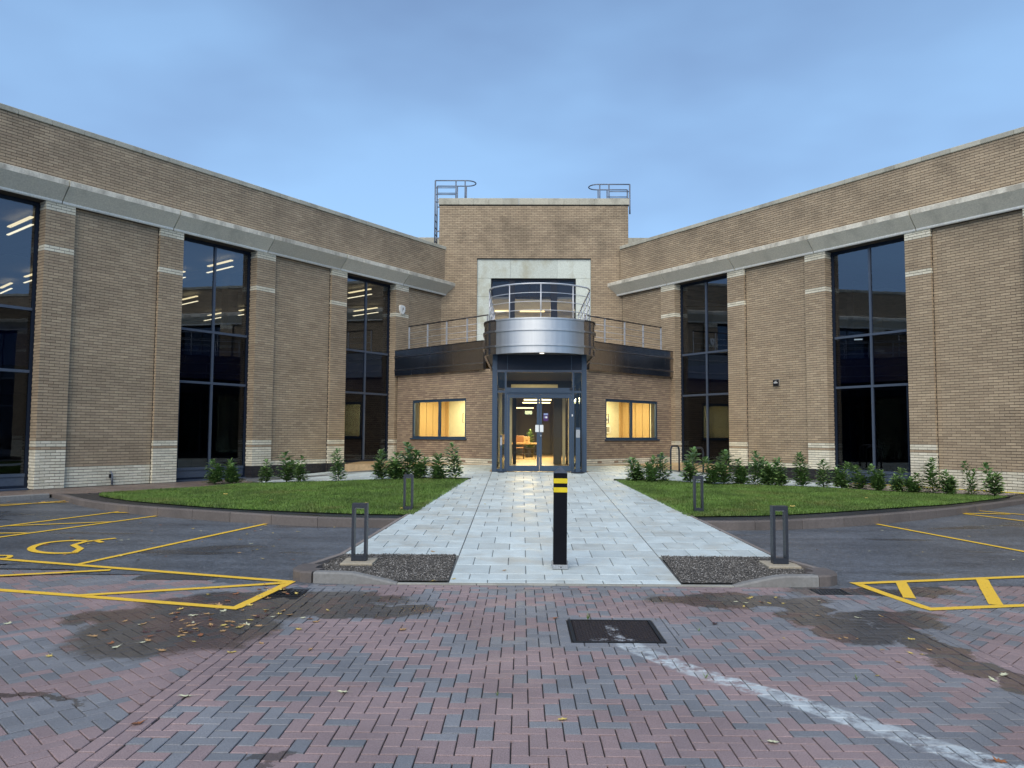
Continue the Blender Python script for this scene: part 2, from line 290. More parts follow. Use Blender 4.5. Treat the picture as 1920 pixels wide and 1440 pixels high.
def clip(poly, half):     # keep a*x+b*y<=c for each half plane
    for a, b, c in half:
        o = []; n = len(poly)
        for i in range(n):
            p, q = poly[i], poly[(i+1) % n]; dp = a*p[0]+b*p[1]-c; dq = a*q[0]+b*q[1]-c
            if dp <= 0: o.append(p)
            if (dp < 0 < dq) or (dq < 0 < dp): t_ = dp/(dp-dq); o.append((p[0]+(q[0]-p[0])*t_, p[1]+(q[1]-p[1])*t_))
        poly = o
        if len(poly) < 3: return None
    return poly
def area(p): return abs(sum(p[i][0]*p[(i+1) % len(p)][1]-p[(i+1) % len(p)][0]*p[i][1] for i in range(len(p))))/2
def halves(poly):         # half planes of a convex CCW polygon
    h = []
    for (x0, y0), (x1, y1) in zip(poly, poly[1:]+poly[:1]): a, b = (y1-y0), -(x1-x0); L = math.hypot(a, b); h.append((a/L, b/L, (a*x0+b*y0)/L))
    return h
def project(P):
    d = Vector(P)-CP; z = d.dot(CFW)
    if z < .5: return None
    return 960+CF*d.dot(CR)/z, 720-CF*d.dot(CU)/z, z
def in_view(P, m=0):
    q = project(P); return q is not None and -m < q[0] < 1920+m and -m < q[1] < 1440+m
# pieces: chamfered stone/paver over convex polygon on a height field
def piece(poly, hf, top=0., th=.05, ch=.004, gap=.003, tilt=0, origin=None):
    n = len(poly); cx = sum(p[0] for p in poly)/n; cy = sum(p[1] for p in poly)/n
    def inset(d):
        o = []
        for i in range(n):
            p0, p1, p2 = poly[i-1], poly[i], poly[(i+1) % n]
            e1 = Vector((p1[0]-p0[0], p1[1]-p0[1])); e2 = Vector((p2[0]-p1[0], p2[1]-p1[1]))
            if e1.length < 1e-6 or e2.length < 1e-6: o.append(p1); continue
            e1.normalize(); e2.normalize(); n1 = Vector((-e1.y, e1.x)); n2 = Vector((-e2.y, e2.x)); k = 1+n1.dot(n2); k = max(k, .35); q = Vector(p1)+(n1+n2)*(d/k); o.append((q.x, q.y))
        return o
    A = inset(gap); B = inset(gap+ch); tx, ty = (random.uniform(-1, 1)*tilt, random.uniform(-1, 1)*tilt) if tilt else (0, 0)
    z = lambda x, y: hf(x, y)+top+(x-cx)*tx+(y-cy)*ty
    vs = [(x, y, z(x, y)-th) for x, y in A]+[(x, y, z(x, y)-ch*.8) for x, y in A]+[(x, y, z(x, y)) for x, y in B]
    fs = [tuple(range(2*n, 3*n))]
    for k in (0, n):
        for i in range(n): j = (i+1) % n; fs.append((k+i, k+j, k+n+j, k+n+i))
    return vs, fs
def ccw(p):
    s = sum(p[i][0]*p[(i+1) % len(p)][1]-p[(i+1) % len(p)][0]*p[i][1] for i in range(len(p))); return p if s > 0 else p[::-1]
def lay_pieces(polys, mats, hf, parent, name, stuff_name, budget, top=0, th=.05, ch=.004, gap=.003, tilt=0, jit=0):
    """polys: list of (poly, mat index). The ones that show largest become objects, the rest one stuff mesh."""
    sc_ = []
    for i, (p, mi) in enumerate(polys):
        cx = sum(q[0] for q in p)/len(p); cy = sum(q[1] for q in p)/len(p); z = hf(cx, cy); q = project((cx, cy, z))
        s_ = area(p)/(q[2]**3) if q and in_view((cx, cy, z), 20) else 0
        sc_.append((s_, i))
    sc_.sort(reverse=True); big = {i for s_, i in sc_[:budget] if s_ > 0}; G_ = Geo()
    for i, (p, mi) in enumerate(polys):
        vs, fs = piece(ccw(p), hf, top+random.uniform(-jit, jit), th, ch, gap, tilt)
        if i in big:
            c0 = vs[0]; g = Geo().add([(a-c0[0], b-c0[1], c_-c0[2]) for a, b, c_ in vs], fs)
            o = g.build(name, mats[mi], parent); o.location = c0
        else: G_.add(vs, fs, mi)
    if G_.v: G_.build(stuff_name, mats, parent, kind='stuff')
# ------------------------------------------------------------------ ground levels
def G_h(X, Y):
    u = abs(X-.5); zp = min(max(.02+.05*(Y-9), 0.0), .65); t_ = min(max((u-3)/5.5, 0), 1); return zp*(1-t_)+.27*t_
def A_h(X, Y): return .018*max(Y-8.6, 0)
KL = [(-11.06, 18.10), (-10.57, 17.66), (-9.13, 16.19), (-7.33, 14.93), (-5.61, 14.14), (-4.21, 13.63), (-3.10, 13.42), (-2.13, 13.36)]
KR = [(3.10, 13.34), (4.31, 13.42), (5.93, 13.97), (7.97, 15.16), (9.98, 16.75), (11.55, 18.01), (13.2, 19.4)]
def resample(pts, step):
    out_ = [pts[0]]; rem = step; P = [Vector(p) for p in pts]; d = 0; i = 0; cur = P[0]
    res = [tuple(cur)]
    while i < len(P)-1:
        L = (P[i+1]-cur).length
        if L >= rem: cur = cur+(P[i+1]-cur).normalized()*rem; res.append(tuple(cur)); rem = step
        else: rem -= L; i += 1; cur = P[i]
    if (Vector(res[-1])-P[-1]).length > .05: res.append(tuple(P[-1]))
    return res
def smooth(pts, k=4):
    P = [Vector(p) for p in pts]; P = [P[0]*2-P[1]]+P+[P[-1]*2-P[-2]]; o = []
    for i in range(1, len(P)-2):
        for j in range(k):
            t_ = j/k; a, b, c_, d = P[i-1:i+3]; o.append(tuple(.5*((2*b)+(c_-a)*t_+(2*a-5*b+4*c_-d)*t_*t_+(3*b-a-3*c_+d)*t_**3)))
    o.append(tuple(P[-2])); return o
def offset(pts, d):        # left-hand offset
    o = []
    for i, p in enumerate(pts):
        a = Vector(pts[max(i-1, 0)]); b = Vector(pts[min(i+1, len(pts)-1)]); t_ = (b-a).normalized(); n = Vector((-t_.y, t_.x)); o.append((p[0]+n.x*d, p[1]+n.y*d))
    return o
def sheet(name, poly_grid_x, poly_grid_y, hf, mat, inside=lambda x, y: True, **props):
    g = Geo(); xs, ys = poly_grid_x, poly_grid_y; idx = {}
    for i in range(len(xs)-1):
        for j in range(len(ys)-1):
            cx, cy = (xs[i]+xs[i+1])/2, (ys[j]+ys[j+1])/2
            if not inside(cx, cy): continue
            f = []
            for a, b in ((i, j), (i+1, j), (i+1, j+1), (i, j+1)):
                if (a, b) not in idx: idx[(a, b)] = len(g.v); g.v.append((xs[a], ys[b], hf(xs[a], ys[b])))
                f.append(idx[(a, b)])
            g.f.append(tuple(f)); g.mi.append(0); g.sm.append(False)
    return g.build(name, mat, **props)
def strip(name, a, b, hf, mat, **props):
    g = Geo(); n = len(a)
    g.add([(x, y, hf(x, y)) for x, y in a]+[(x, y, hf(x, y)) for x, y in b], [(i, i+1, n+i+1, n+i) for i in range(n-1)]); return g.build(name, mat, **props)
ar = lambda a, b, n: [a+(b-a)*i/n for i in range(n+1)]
# far ground sheet
Geo().add([(-400, -400, -.06), (400, -400, -.06), (400, 400, -.06), (-400, 400, -.06)], [(0, 1, 2, 3)]).build('ground', 'asphalt', kind='structure')
# asphalt of the two parking courts (a step down behind the kerbs)
def curve_y(K, x):
    for (x0, y0), (x1, y1) in zip(K[:-1], K[1:]):
        if x0 <= x <= x1: return y0+(y1-y0)*(x-x0)/(x1-x0)
    return None
def pave_edge(x):      # front edge of the asphalt / back edge of the block paving
    if x < -2.55: return 8.90-.30*(x+2.55)
    if x > 3.75: return 9.0+.215*(x-3.75)
    return 8.85
sheet('car_park_surface', ar(-30, -2.0, 112), ar(8.4, 26, 60), lambda x, y: A_h(x, y)-.004, 'asphalt', lambda x, y: y > pave_edge(x)-.35 and (x < -2.0 or x > 3), kind='structure')
sheet('car_park_surface', ar(3.0, 30, 108), ar(8.4, 26, 60), lambda x, y: A_h(x, y)-.004, 'asphalt', lambda x, y: y > pave_edge(x)-.35, kind='structure')
# block paved forecourt: jointing bed and blocks
fore = sheet('forecourt_paving', ar(-14, 14, 56), ar(-6, 13, 38), lambda x, y: -.009 if y > 8 else -.012, 'joint', lambda x, y: y < pave_edge(x)+.3, kind='structure')
def col_noise(x, y): return noise.noise((x*1.15+.35*y, y*1.5-.3*x, 3.3))+.42*random.uniform(-1, 1)
def herring(x0, x1, y0, y1, ang, region, pitch=.1, ox=0, oy=0):
    """90 degree herringbone of 2:1 blocks, clipped to convex region"""
    res = []; hs = halves(ccw(region)); cx = (x0+x1)/2; cy = (y0+y1)/2; R = math.hypot(x1-x0, y1-y0)/2+.4; n = int(R/pitch)+2; ca, sa = math.cos(ang), math.sin(ang)
    for i in range(-n, n):
        for j in range(-n, n):
            k = (i-j) % 4
            if k == 0: r = (i, j, i+2, j+1)
            elif k == 3: r = (i, j, i+1, j+2)      # upright block
            else: continue
            P = [(r[0], r[1]), (r[2], r[1]), (r[2], r[3]), (r[0], r[3])]
            P = [(cx+ox+(a*ca-b*sa)*pitch, cy+oy+(a*sa+b*ca)*pitch) for a, b in P]
            mx_, my_ = (P[0][0]+P[2][0])/2, (P[0][1]+P[2][1])/2
            if not (x0-.2 < mx_ < x1+.2 and y0-.2 < my_ < y1+.2): continue
            q = clip(P, hs)
            if q and area(q) > .0015: res.append((q, 0 if col_noise(mx_, my_) > .03 else 1))
    return res
def rows(x0, x1, y0, y1, horiz, L=.2, w=.1, off=0):
    r = []; n = int(round((y1-y0 if horiz else x1-x0)/w))
    for k in range(n):
        a = (x0 if horiz else y0)-((k % 2)*L/2+off) % L; end = x1 if horiz else y1
        while a < end:
            lo, hi = max(a, x0 if horiz else y0), min(a+L, end)
            if hi-lo > .03:
                p = [(lo, y0+k*w), (hi, y0+k*w), (hi, y0+(k+1)*w), (lo, y0+(k+1)*w)] if horiz else [(x0+k*w, lo), (x0+(k+1)*w, lo), (x0+(k+1)*w, hi), (x0+k*w, hi)]
                r.append((p, 0 if col_noise(p[0][0], p[0][1]) > -.05 else 1))
            a += L
    return r
MH = (.43, 1.19, 6.46, 7.23)        # manhole cover
def cutout(ps, bx):                 # drop / trim blocks over a rectangle
    o = []
    for p, m_ in ps:
        xs = [q[0] for q in p]; ys = [q[1] for q in p]
        if max(xs) <= bx[0] or min(xs) >= bx[1] or max(ys) <= bx[2] or min(ys) >= bx[3]: o.append((p, m_)); continue
        for h in ([(1, 0, bx[0])], [(-1, 0, -bx[1])], [(-1, 0, bx[0]), (1, 0, bx[1]), (0, 1, bx[2])], [(-1, 0, bx[0]), (1, 0, bx[1]), (0, -1, -bx[3])]):
            q = clip(p, h)
            if q and area(q) > .0012: o.append((q, m_))
    return o
blocks = []
XL, XR = -2.36, 3.46
blocks += herring(XL+.2, XR, 2.6, 8.62, 0, [(XL+.2, 2.6), (XR, 2.6), (XR, 8.62), (XL+.2, 8.62)])
blocks += rows(XL, XL+.2, 2.6, 8.62, False)+rows(XR, XR+.2, 2.6, 8.62, False)
blocks += rows(XL, XR+.2, 8.62, 8.82, True)
blocks = cutout(blocks, (MH[0]-.11, MH[1]+.11, MH[2]-.11, MH[3]+.11))
DL = (-2.66, -2.30, 8.18, 8.52); DR = (3.20, 3.56, 8.44, 8.78)
left_reg = [(-8.5, 2.6), (XL, 2.6), (XL, 8.82), (-2.55, 8.88), (-8.5, 8.90+.30*5.95)]
right_reg = [(XR+.2, 2.6), (9.5, 2.6), (9.5, 10.23), (3.75, 8.98), (XR+.2, 8.82)]
blocks += herring(-8.5, XL, 2.6, 10.8, math.radians(45), left_reg)
blocks += herring(XR+.2, 9.5, 2.6, 10.3, math.radians(45), right_reg)
blocks = cutout(cutout(blocks, DL), DR)
# border of grey blocks round the manhole
mb = []
for p, _ in rows(MH[0]-.11, MH[1]+.11, MH[2]-.11, MH[2]-.01, True, .2, .1)+rows(MH[0]-.11, MH[1]+.11, MH[3]+.01, MH[3]+.11, True, .2, .1, .07)+rows(MH[0]-.11, MH[0]-.01, MH[2]-.01, MH[3]+.01, False, .2, .1)+rows(MH[1]+.01, MH[1]+.11, MH[2]-.01, MH[3]+.01, False, .2, .1, .05): mb.append((p, 1))
blocks += mb
flat = lambda x, y: 0.0
lay_pieces(blocks, ['p_red', 'p_grey'], flat, fore, 'paving_block', 'paving_blocks', 300, 0, .03, .0038, .0036, .012, .0016)
# ------------------------------------------------------------------ entrance path: slabs
def flare(sgn, y):         # outer edge of the light paving at y
    u = 1.9+(19.7-y)*.104; return .5+sgn*u
path = sheet('entrance_path', ar(-2.5, 3.5, 40), ar(8.88, 21.5, 70), lambda x, y: G_h(x, y)-.012, 'slab_base', lambda x, y: flare(-1, y)+.05 < x < flare(1, y)-.05 and (y > 10.5 or -.8 < x < 1.8), kind='structure')
XP0, XP1 = -.82, 1.823; sw = (XP1-XP0)/6; sd_ = .48; slabs = []
ys_ = [8.9, 9.06]+[9.06+.28]; y = 9.34
while y < 21.5: y += sd_; ys_.append(min(y, 21.56))
for k in range(len(ys_)-1):
    a, b = ys_[k], ys_[k+1]
    if b-a < .05: continue
    off = (k % 2)*sw/2
    for i in range(-1, 7):
        lo, hi = max(XP0, XP0+i*sw+off), min(XP1, XP0+(i+1)*sw+off)
        if hi-lo > .04: slabs.append(([(lo, a), (hi, a), (hi, b), (lo, b)], 0))
# flares either side
for sg in (-1, 1):
    y = 10.42; k = 0
    while y < 21.5:
        b = min(y+sd_, 21.56); off = (k % 2)*sw/2; x_in = XP0-.006 if sg < 0 else XP1+.006
        for i in range(0, 8):
            lo, hi = sorted((x_in+sg*(i*sw-off), x_in+sg*((i+1)*sw-off)))
            if sg < 0: hi = min(hi, x_in)
            else: lo = max(lo, x_in)
            if hi-lo < .02: continue
            if y > 19.7:
                q = [(lo, y), (hi, y), (hi, b), (lo, b)]
                if abs((lo+hi)/2-.5) > 3.2: continue
            else:
                # clip to the slanting edge
                e0, e1 = flare(sg, 8.0), flare(sg, 22.0); a_ = (e1-e0)/14.0    # x = e0 + a_*(y-8)
                q = clip([(lo, y), (hi, y), (hi, b), (lo, b)], [((1 if sg > 0 else -1), (-a_ if sg > 0 else a_), (e0-a_*8)*(1 if sg > 0 else -1))])
            if q and area(q) > .01: slabs.append((q, 0))
        y = b; k += 1
# the forecourt round the pavilion, widening towards the wings
OL, OR_ = Vector((-3.21-.05, 32.45)), Vector((4.14+.05, 32.233))
aL, aR = 2.55929, .600224
NL = Vector((-math.cos(aL), -math.sin(aL))); SL = Vector((-math.sin(aL), math.cos(aL)))      # outward normal, direction away from the tower
NR = Vector((-math.cos(aR), -math.sin(aR))); SR = Vector((math.sin(aR), -math.cos(aR)))
OL = Vector((-3.211, 32.45)); OR_ = Vector((4.141, 32.233))
def wl(s, n): return OL+SL*s+NL*n
def wr(s, n): return OR_+SR*s+NR*n
back_edge_L = [(-1.33, 19.72), (-4.64, 20.05), (-7.0, 21.3)]
back_edge_R = [(2.33, 19.72), (4.68, 19.45), (7.24, 20.35), (8.8, 20.9)]
aprL = [(-.82, 21.56), (-1.3, 21.56), (-1.42, 19.72)]
def reg_slabs(region, x0, x1, y0, y1, avoid=None):
    r = []; k = 0; y = y0
    while y < y1:
        off = (k % 2)*sw/2; x = x0-off
        while x < x1:
            p = [(x, y), (x+sw, y), (x+sw, y+sd_), (x, y+sd_)]
            for rg in region:
                q = clip(p, halves(ccw(rg)))
                if q and area(q) > .008: r.append((q, 0))
            x += sw
        y += sd_; k += 1
    return r
pA, pB = (-4.82, 29.9), (-1.0, 26.27)
w3, w8 = wl(2.9, .0), wl(9.0, .05)
regL = [[(-.83, 21.56), (-.83, 26.3), (-2.6, 28.0), (-3.4, 24.0), (-2.75, 21.56)],
        [(-3.4, 24.0), (-2.6, 28.0), (-4.9, 29.95), (w3.x, w3.y), (-6.6, 25.0)],
        [(-2.75, 21.56), (-3.4, 24.0), (-6.6, 25.0), (w8.x-.6, w8.y-1.2), (-7.0, 21.35), (-4.64, 20.05), (-2.75, 19.86)]]
regL2 = [[(-6.6, 25.0), (w3.x, w3.y), (w8.x, w8.y), (w8.x-.6, w8.y-1.2)]]
v3, v8 = wr(2.9, .0), wr(10.5, .05)
regR = [[(1.83, 21.56), (3.75, 21.56), (4.4, 24.0), (3.6, 28.0), (1.83, 26.3)],
        [(4.4, 24.0), (7.6, 25.0), (v3.x, v3.y), (5.9, 29.95), (3.6, 28.0)],
        [(3.75, 21.56), (3.75, 19.6), (4.68, 19.45), (7.24, 20.35), (8.8, 20.9), (v8.x-.9, v8.y-.5), (7.6, 25.0), (4.4, 24.0)],
        [(7.6, 25.0), (v8.x-.9, v8.y-.5), (v8.x, v8.y), (v3.x, v3.y)]]
slabs += reg_slabs(regL+regL2, -9, -.8, 19.2, 30.5)+reg_slabs(regR, 1.83, 11, 19.2, 30.5)
for rg in regL+regL2+regR: Geo().prism(ccw(rg), -.1, lambda x, y: G_h(x, y)-.014).build('path_bedding', 'slab_base', path)
lay_pieces(slabs, ['slab'], G_h, path, 'paving_slab', 'paving_slabs', 300, 0, .05, .005, .0045, .002, .001)
# ------------------------------------------------------------------ kerbs, tarmac strips, lawns
def kerb_run(pts, step, w, parent, mat, top, bot, name='kerbstone', gap=.004, ch=.018):
    R_ = resample(pts, .15); per = max(1, int(round(step/.15))); off_ = offset(R_, w); k = 0
    while k < len(R_)-1:
        e_ = min(k+per, len(R_)-1)
        if len(R_)-1-e_ < per*.35: e_ = len(R_)-1
        g = Geo(); n = e_-k+1; P = R_[k:e_+1]; Q = off_[k:e_+1]
        sec = []
        for i in range(n):
            f = Vector(P[i]); b = Vector(Q[i]); d = (b-f).normalized(); tdir = Vector((d.y, -d.x)); sh = gap if i == 0 else (-gap if i == n-1 else 0)
            sx = tdir*sh; zt = top(*P[i]); zb = bot(*P[i])
            for q, z_ in ((f, zb), (f, zt-ch), (f+d*ch, zt), (b, zt), (b, zb)): sec.append((q.x+sx.x, q.y+sx.y, z_))
        fs = []
        for i in range(n-1):
            for j in range(4): a = i*5+j; fs.append((a, a+1, a+6, a+5))
        fs += [(0, 1, 2, 3, 4), tuple((n-1)*5+j for j in (4, 3, 2, 1, 0))]; g.add(sec, fs)
        g.build(name, mat, parent); k = e_
def kparent(name): o = bpy.data.objects.new(name, None); COL.objects.link(o); o['kind'] = 'structure'; return o
kL, kR = smooth(KL, 5), smooth(KR, 5)
kp = kparent('kerb'); kerb_run(kL, .9, .13, kp, 'kerb', lambda x, y: G_h(x, y)-.004, lambda x, y: A_h(x, y)-.1)
kp = kparent('kerb'); kerb_run([(-14.6, 12.3), (-10.94, 17.92)], .9, .13, kp, 'kerb_grey', lambda x, y: G_h(x, y)-.003, lambda x, y: A_h(x, y)-.1)
kp = kparent('kerb'); kerb_run(kR, .9, .13, kp, 'kerb', lambda x, y: G_h(x, y)-.004, lambda x, y: A_h(x, y)-.1)
LFL = [(-9.8, 18.04), (-9.39, 17.29), (-7.91, 16.01), (-5.81, 14.70), (-4.03, 14.14), (-2.9, 13.92), (-1.93, 13.86)]
LFR = [(2.96, 13.86), (4.53, 14.08), (6.30, 14.84), (8.54, 16.23), (10.57, 17.79), (11.6, 18.66)]
lawnL = smooth(LFL, 4)+[(-1.34, 19.68), (-4.64, 20.0), (-6.6, 20.75), (-7.75, 21.15)]
lawnR = smooth(LFR, 4)+[(10.9, 19.15), (9.76, 19.95), (8.8, 20.75), (7.24, 20.28), (4.68, 19.38), (2.36, 19.66)]
def poly_in(poly, x, y):
    c_ = False; j = len(poly)-1
    for i in range(len(poly)):
        if (poly[i][1] > y) != (poly[j][1] > y) and x < (poly[j][0]-poly[i][0])*(y-poly[i][1])/(poly[j][1]-poly[i][1])+poly[i][0]: c_ = not c_
        j = i
    return c_
def polyfill(name, poly, hf, mat, step=.35, **props):
    """triangulated polygon sheet that follows the height field"""
    import bmesh
    bm = bmesh.new(); vs = [bm.verts.new((x, y, 0)) for x, y in poly]; f = bm.faces.new(vs); bm.normal_update(); bmesh.ops.triangulate(bm, faces=[f], ngon_method='EAR_CLIP')
    xs = [p[0] for p in poly]; ys = [p[1] for p in poly]
    for a0, a1, nn in ((min(xs), max(xs), (1, 0, 0)), (min(ys), max(ys), (0, 1, 0))):
        a = a0+step
        while a < a1:
            bmesh.ops.bisect_plane(bm, geom=bm.verts[:]+bm.edges[:]+bm.faces[:], plane_co=(a if nn[0] else 0, a if nn[1] else 0, 0), plane_no=nn); a += step
    for v in bm.verts: v.co.z = hf(v.co.x, v.co.y)
    bmesh.ops.recalc_face_normals(bm, faces=bm.faces[:])
    me = bpy.data.meshes.new(name); bm.to_mesh(me); bm.free(); return link(name, me, None, [mat], props)
kLi, kRi = offset(kL, .13), offset(kR, .13)
polyfill('tarmac_strip', kLi+[(-1.86, 13.5)]+[(-1.90, 13.88)]+lawnL[::-1][4:]+[(-10.05, 18.36), (-10.9, 18.15)], lambda x, y: G_h(x, y)-.02, 'tarmac', kind='structure')
polyfill('tarmac_strip', [(2.9, 13.5)]+kRi+[(12.7, 19.9), (11.62, 18.68)]+smooth(LFR, 4)[::-1]+[(2.9, 13.86)], lambda x, y: G_h(x, y)-.02, 'tarmac', kind='structure')
GRASS_TRIS = 0
def lawn(poly, seed, n):
    polyfill('lawn', poly, lambda x, y: G_h(x, y)-.004, 'turf', kind='structure')
    r = np.random.default_rng(seed); xs = [p[0] for p in poly]; ys = [p[1] for p in poly]
    X = r.uniform(min(xs), max(xs), n); Y = r.uniform(min(ys), max(ys), n)
    keep = np.array([poly_in(poly, x, y) for x, y in zip(X, Y)]); X = X[keep]; Y = Y[keep]; m = len(X)
    Z = np.array([G_h(x, y) for x, y in zip(X, Y)])-.006
    patch = np.array([noise.noise((x*.9, y*.9, 1.7)) for x, y in zip(X, Y)])
    h = r.uniform(.025, .06, m)*(1+.35*patch); th = r.uniform(0, 2*np.pi, m); w = r.uniform(.004, .009, m); lx = r.normal(0, .022, m); ly = r.normal(0, .022, m)
    V = np.zeros((m, 3, 3)); V[:, 0] = np.stack([X-np.cos(th)*w, Y-np.sin(th)*w, Z], 1); V[:, 1] = np.stack([X+np.cos(th)*w, Y+np.sin(th)*w, Z], 1); V[:, 2] = np.stack([X+lx, Y+ly, Z+h], 1)
    me = bpy.data.meshes.new('grass'); me.vertices.add(3*m); me.vertices.foreach_set('co', V.reshape(-1)); me.loops.add(3*m); me.loops.foreach_set('vertex_index', np.arange(3*m)); me.polygons.add(m)
    me.polygons.foreach_set('loop_start', np.arange(m)*3); me.polygons.foreach_set('use_smooth', np.zeros(m, dtype=bool)); me.update(calc_edges=True); me.validate()
    link('grass', me, None, ['grass'], dict(kind='stuff', label='short mown green grass of the '+('left' if seed == 1 else 'right')+' lawn beside the path', category='grass'))
lawn(lawnL, 1, 210000); lawn(lawnR, 2, 210000)
# soil beds under the shrubs
def bed(name, line, w):
    polyfill(name, line+offset(line, w)[::-1], lambda x, y: G_h(x, y)+.006, 'soil', .5, kind='structure')
bed('planting_bed', [(-1.30, 19.62), (-4.64, 19.92), (-6.6, 20.65), (-8.6, 21.35)], -.32)
bed('planting_bed', [(2.32, 19.55), (4.68, 19.22), (7.24, 20.12), (8.9, 20.7), (9.9, 19.75), (11.5, 18.5)], .38)
# left wing pavement of brown blocks
wpl = [(-11.0, 18.0), (-10.05, 18.35), (-9.75, 18.0), (-7.75, 21.15), (-7.0, 21.35), (wl(8.95, .04).x, wl(8.95, .04).y), (wl(24, .04).x, wl(24, .04).y), (-14.7, 12.4)]
pavL = polyfill('side_pavement', [p for p in wpl], lambda x, y: G_h(x, y)-.012, 'joint', kind='structure')
bl = []
c1, c2 = wl(8.95, .04), wl(20, .04)
for q in ([tuple(c1), tuple(c2), (-14.1, 13.3), (-11.06, 17.94)], [tuple(c1), (-11.06, 17.94), (-10.05, 18.34), (-7.6, 21.25)]):
    for p, m_ in herring(-15, -6.5, 13, 26, math.atan2(SL.y, SL.x), ccw(q)): bl.append((p, 0))
lay_pieces(bl, ['p_brown'], G_h, pavL, 'paving_block', 'paving_blocks', 0, 0, .03, .004, .003, .004, .001)
# gravel strip at the right wing
ga, gb = wr(10.4, .05), wr(24, .05)
grv = polyfill('gravel_bed', [(8.9, 21.0), (9.9, 20.1), (11.5, 18.9), (12.75, 20.0), (14.5, 17.0), tuple(gb), tuple(ga)] if False else [(8.85, 20.95), (9.85, 20.1), (11.3, 18.75), (12.6, 19.75), tuple(wr(18.5, .9)), tuple(wr(18.5, .05)), tuple(ga), (8.95, 21.5)], lambda x, y: G_h(x, y)-.01, 'gravel_base', kind='structure')
def pebbles(name, poly, n, r0, r1, mat, parent, hf, seed):
    r = np.random.default_rng(seed); xs = [p[0] for p in poly]; ys = [p[1] for p in poly]; g = Geo(); k = 0
    while k < n:
        x, y = r.uniform(min(xs), max(xs)), r.uniform(min(ys), max(ys))
        if not poly_in(poly, x, y): continue
        k += 1; a = r.uniform(r0, r1); z = hf(x, y)+r.uniform(-.003, .006); th = r.uniform(0, 6.28); c_, s_ = math.cos(th), math.sin(th); q = []
        for dx, dy, dz in ((1, 0, 0), (0, .8, 0), (-1, 0, .1), (0, -.7, 0), (.1, .1, .8)): q.append((x+a*(dx*c_-dy*s_), y+a*(dx*s_+dy*c_), z+a*dz*r.uniform(.6, 1)))
        g.add(q, [(0, 1, 4), (1, 2, 4), (2, 3, 4), (3, 0, 4)])
    g.build(name, mat, parent, kind='stuff')
pebbles('gravel', [(8.85, 20.95), (9.85, 20.1), (11.3, 18.75), (12.6, 19.75), tuple(wr(18.5, .9)), tuple(wr(18.5, .05)), tuple(ga), (8.95, 21.5)], 9000, .012, .028, 'gravel2', grv, lambda x, y: G_h(x, y)-.004, 5)
# path side edgings (thin brown edging with an upstand to the asphalt)
for sg in (-1, 1):
    kp = kparent('path_edging'); pts = [(flare(sg, y_)+sg*.077, y_) for y_ in ar(10.3, 13.5, 22)]
    if sg < 0: pts = pts[::-1]     # keep the body on the path side
    R_ = pts; g = None
    for k in range(0, 22, 6):
        seg = R_[k:k+7]
        if len(seg) < 2: continue
        kerb_run(seg, 5, .075, kp, 'kerb_edge', lambda x, y: G_h(x, y)+.003, lambda x, y: -.1, 'edging_stone')
    kp2 = kparent('path_edging'); pts = [(flare(sg, y_)+sg*.062, y_) for y_ in ar(13.6, 19.6, 40)]
    if sg < 0: pts = pts[::-1]
    for k in range(0, 40, 6):
        seg = pts[k:k+7]
        if len(seg) > 1: kerb_run(seg, 5, .06, kp2, 'kerb_edge', lambda x, y: G_h(x, y)+.002, lambda x, y: -.1, 'edging_stone')
# nose kerbs and gravel pads
def pad(sg):
    mx_ = lambda x: .5+sg*x
    inner = [(1.325, 8.93), (2.82, 8.93), (3.0, 9.2), (3.05, 9.45), (2.88, 10.38), (1.36, 10.40)]
    poly = [(mx_(a), b) for a, b in inner]; poly = ccw(poly)
    gp = polyfill('gravel_pad', poly, lambda x, y: G_h(x, y)+.005, 'gravel_base', kind='structure')
    pebbles('gravel', poly, 9500, .005, .013, 'gravel', gp, lambda x, y: G_h(x, y)+.01, 11+sg)
    kp = kparent('kerb')
    # kerb from the flush dropper at the path, round the nose, back along the flare
    P = [(1.9, 8.84), (2.3, 8.835), (2.6, 8.84), (2.86, 8.86)]; nose = [(2.86, 8.86), (3.0, 8.90), (3.12, 9.0), (3.17, 9.13), (3.175, 9.27), (3.14, 9.45)]; back = [(3.14, 9.45), (3.03, 9.9), (2.93, 10.33)]
    top = lambda x, y: min(.125, max(.012, .012+.16*((abs(x-.5)-1.9)/.75))) if y < 9.0 else max(.125, G_h(x, y)+.03)
    for seq, st, w, mt in ((P, 1.0, .125, 'kerb_grey'), (nose, .8, .26, 'kerb'), (back, .9, .10, 'kerb_edge')):
        pts = [(mx_(a), b) for a, b in seq]; pts = smooth(pts, 4)
        if sg < 0: pts = pts[::-1]
        kerb_run(pts, st, w, kp, mt, top if seq is not back else (lambda x, y: max(.11, G_h(x, y)+.02)), lambda x, y: -.1)
pad(-1); pad(1)
kp = kparent('kerb')     # flush edging across the mouth of the path
kerb_run([(-1.4, 8.83), (2.4, 8.83)], .915, .07, kp, 'edging', lambda x, y: .012, lambda x, y: -.1, 'edging_stone', ch=.006)
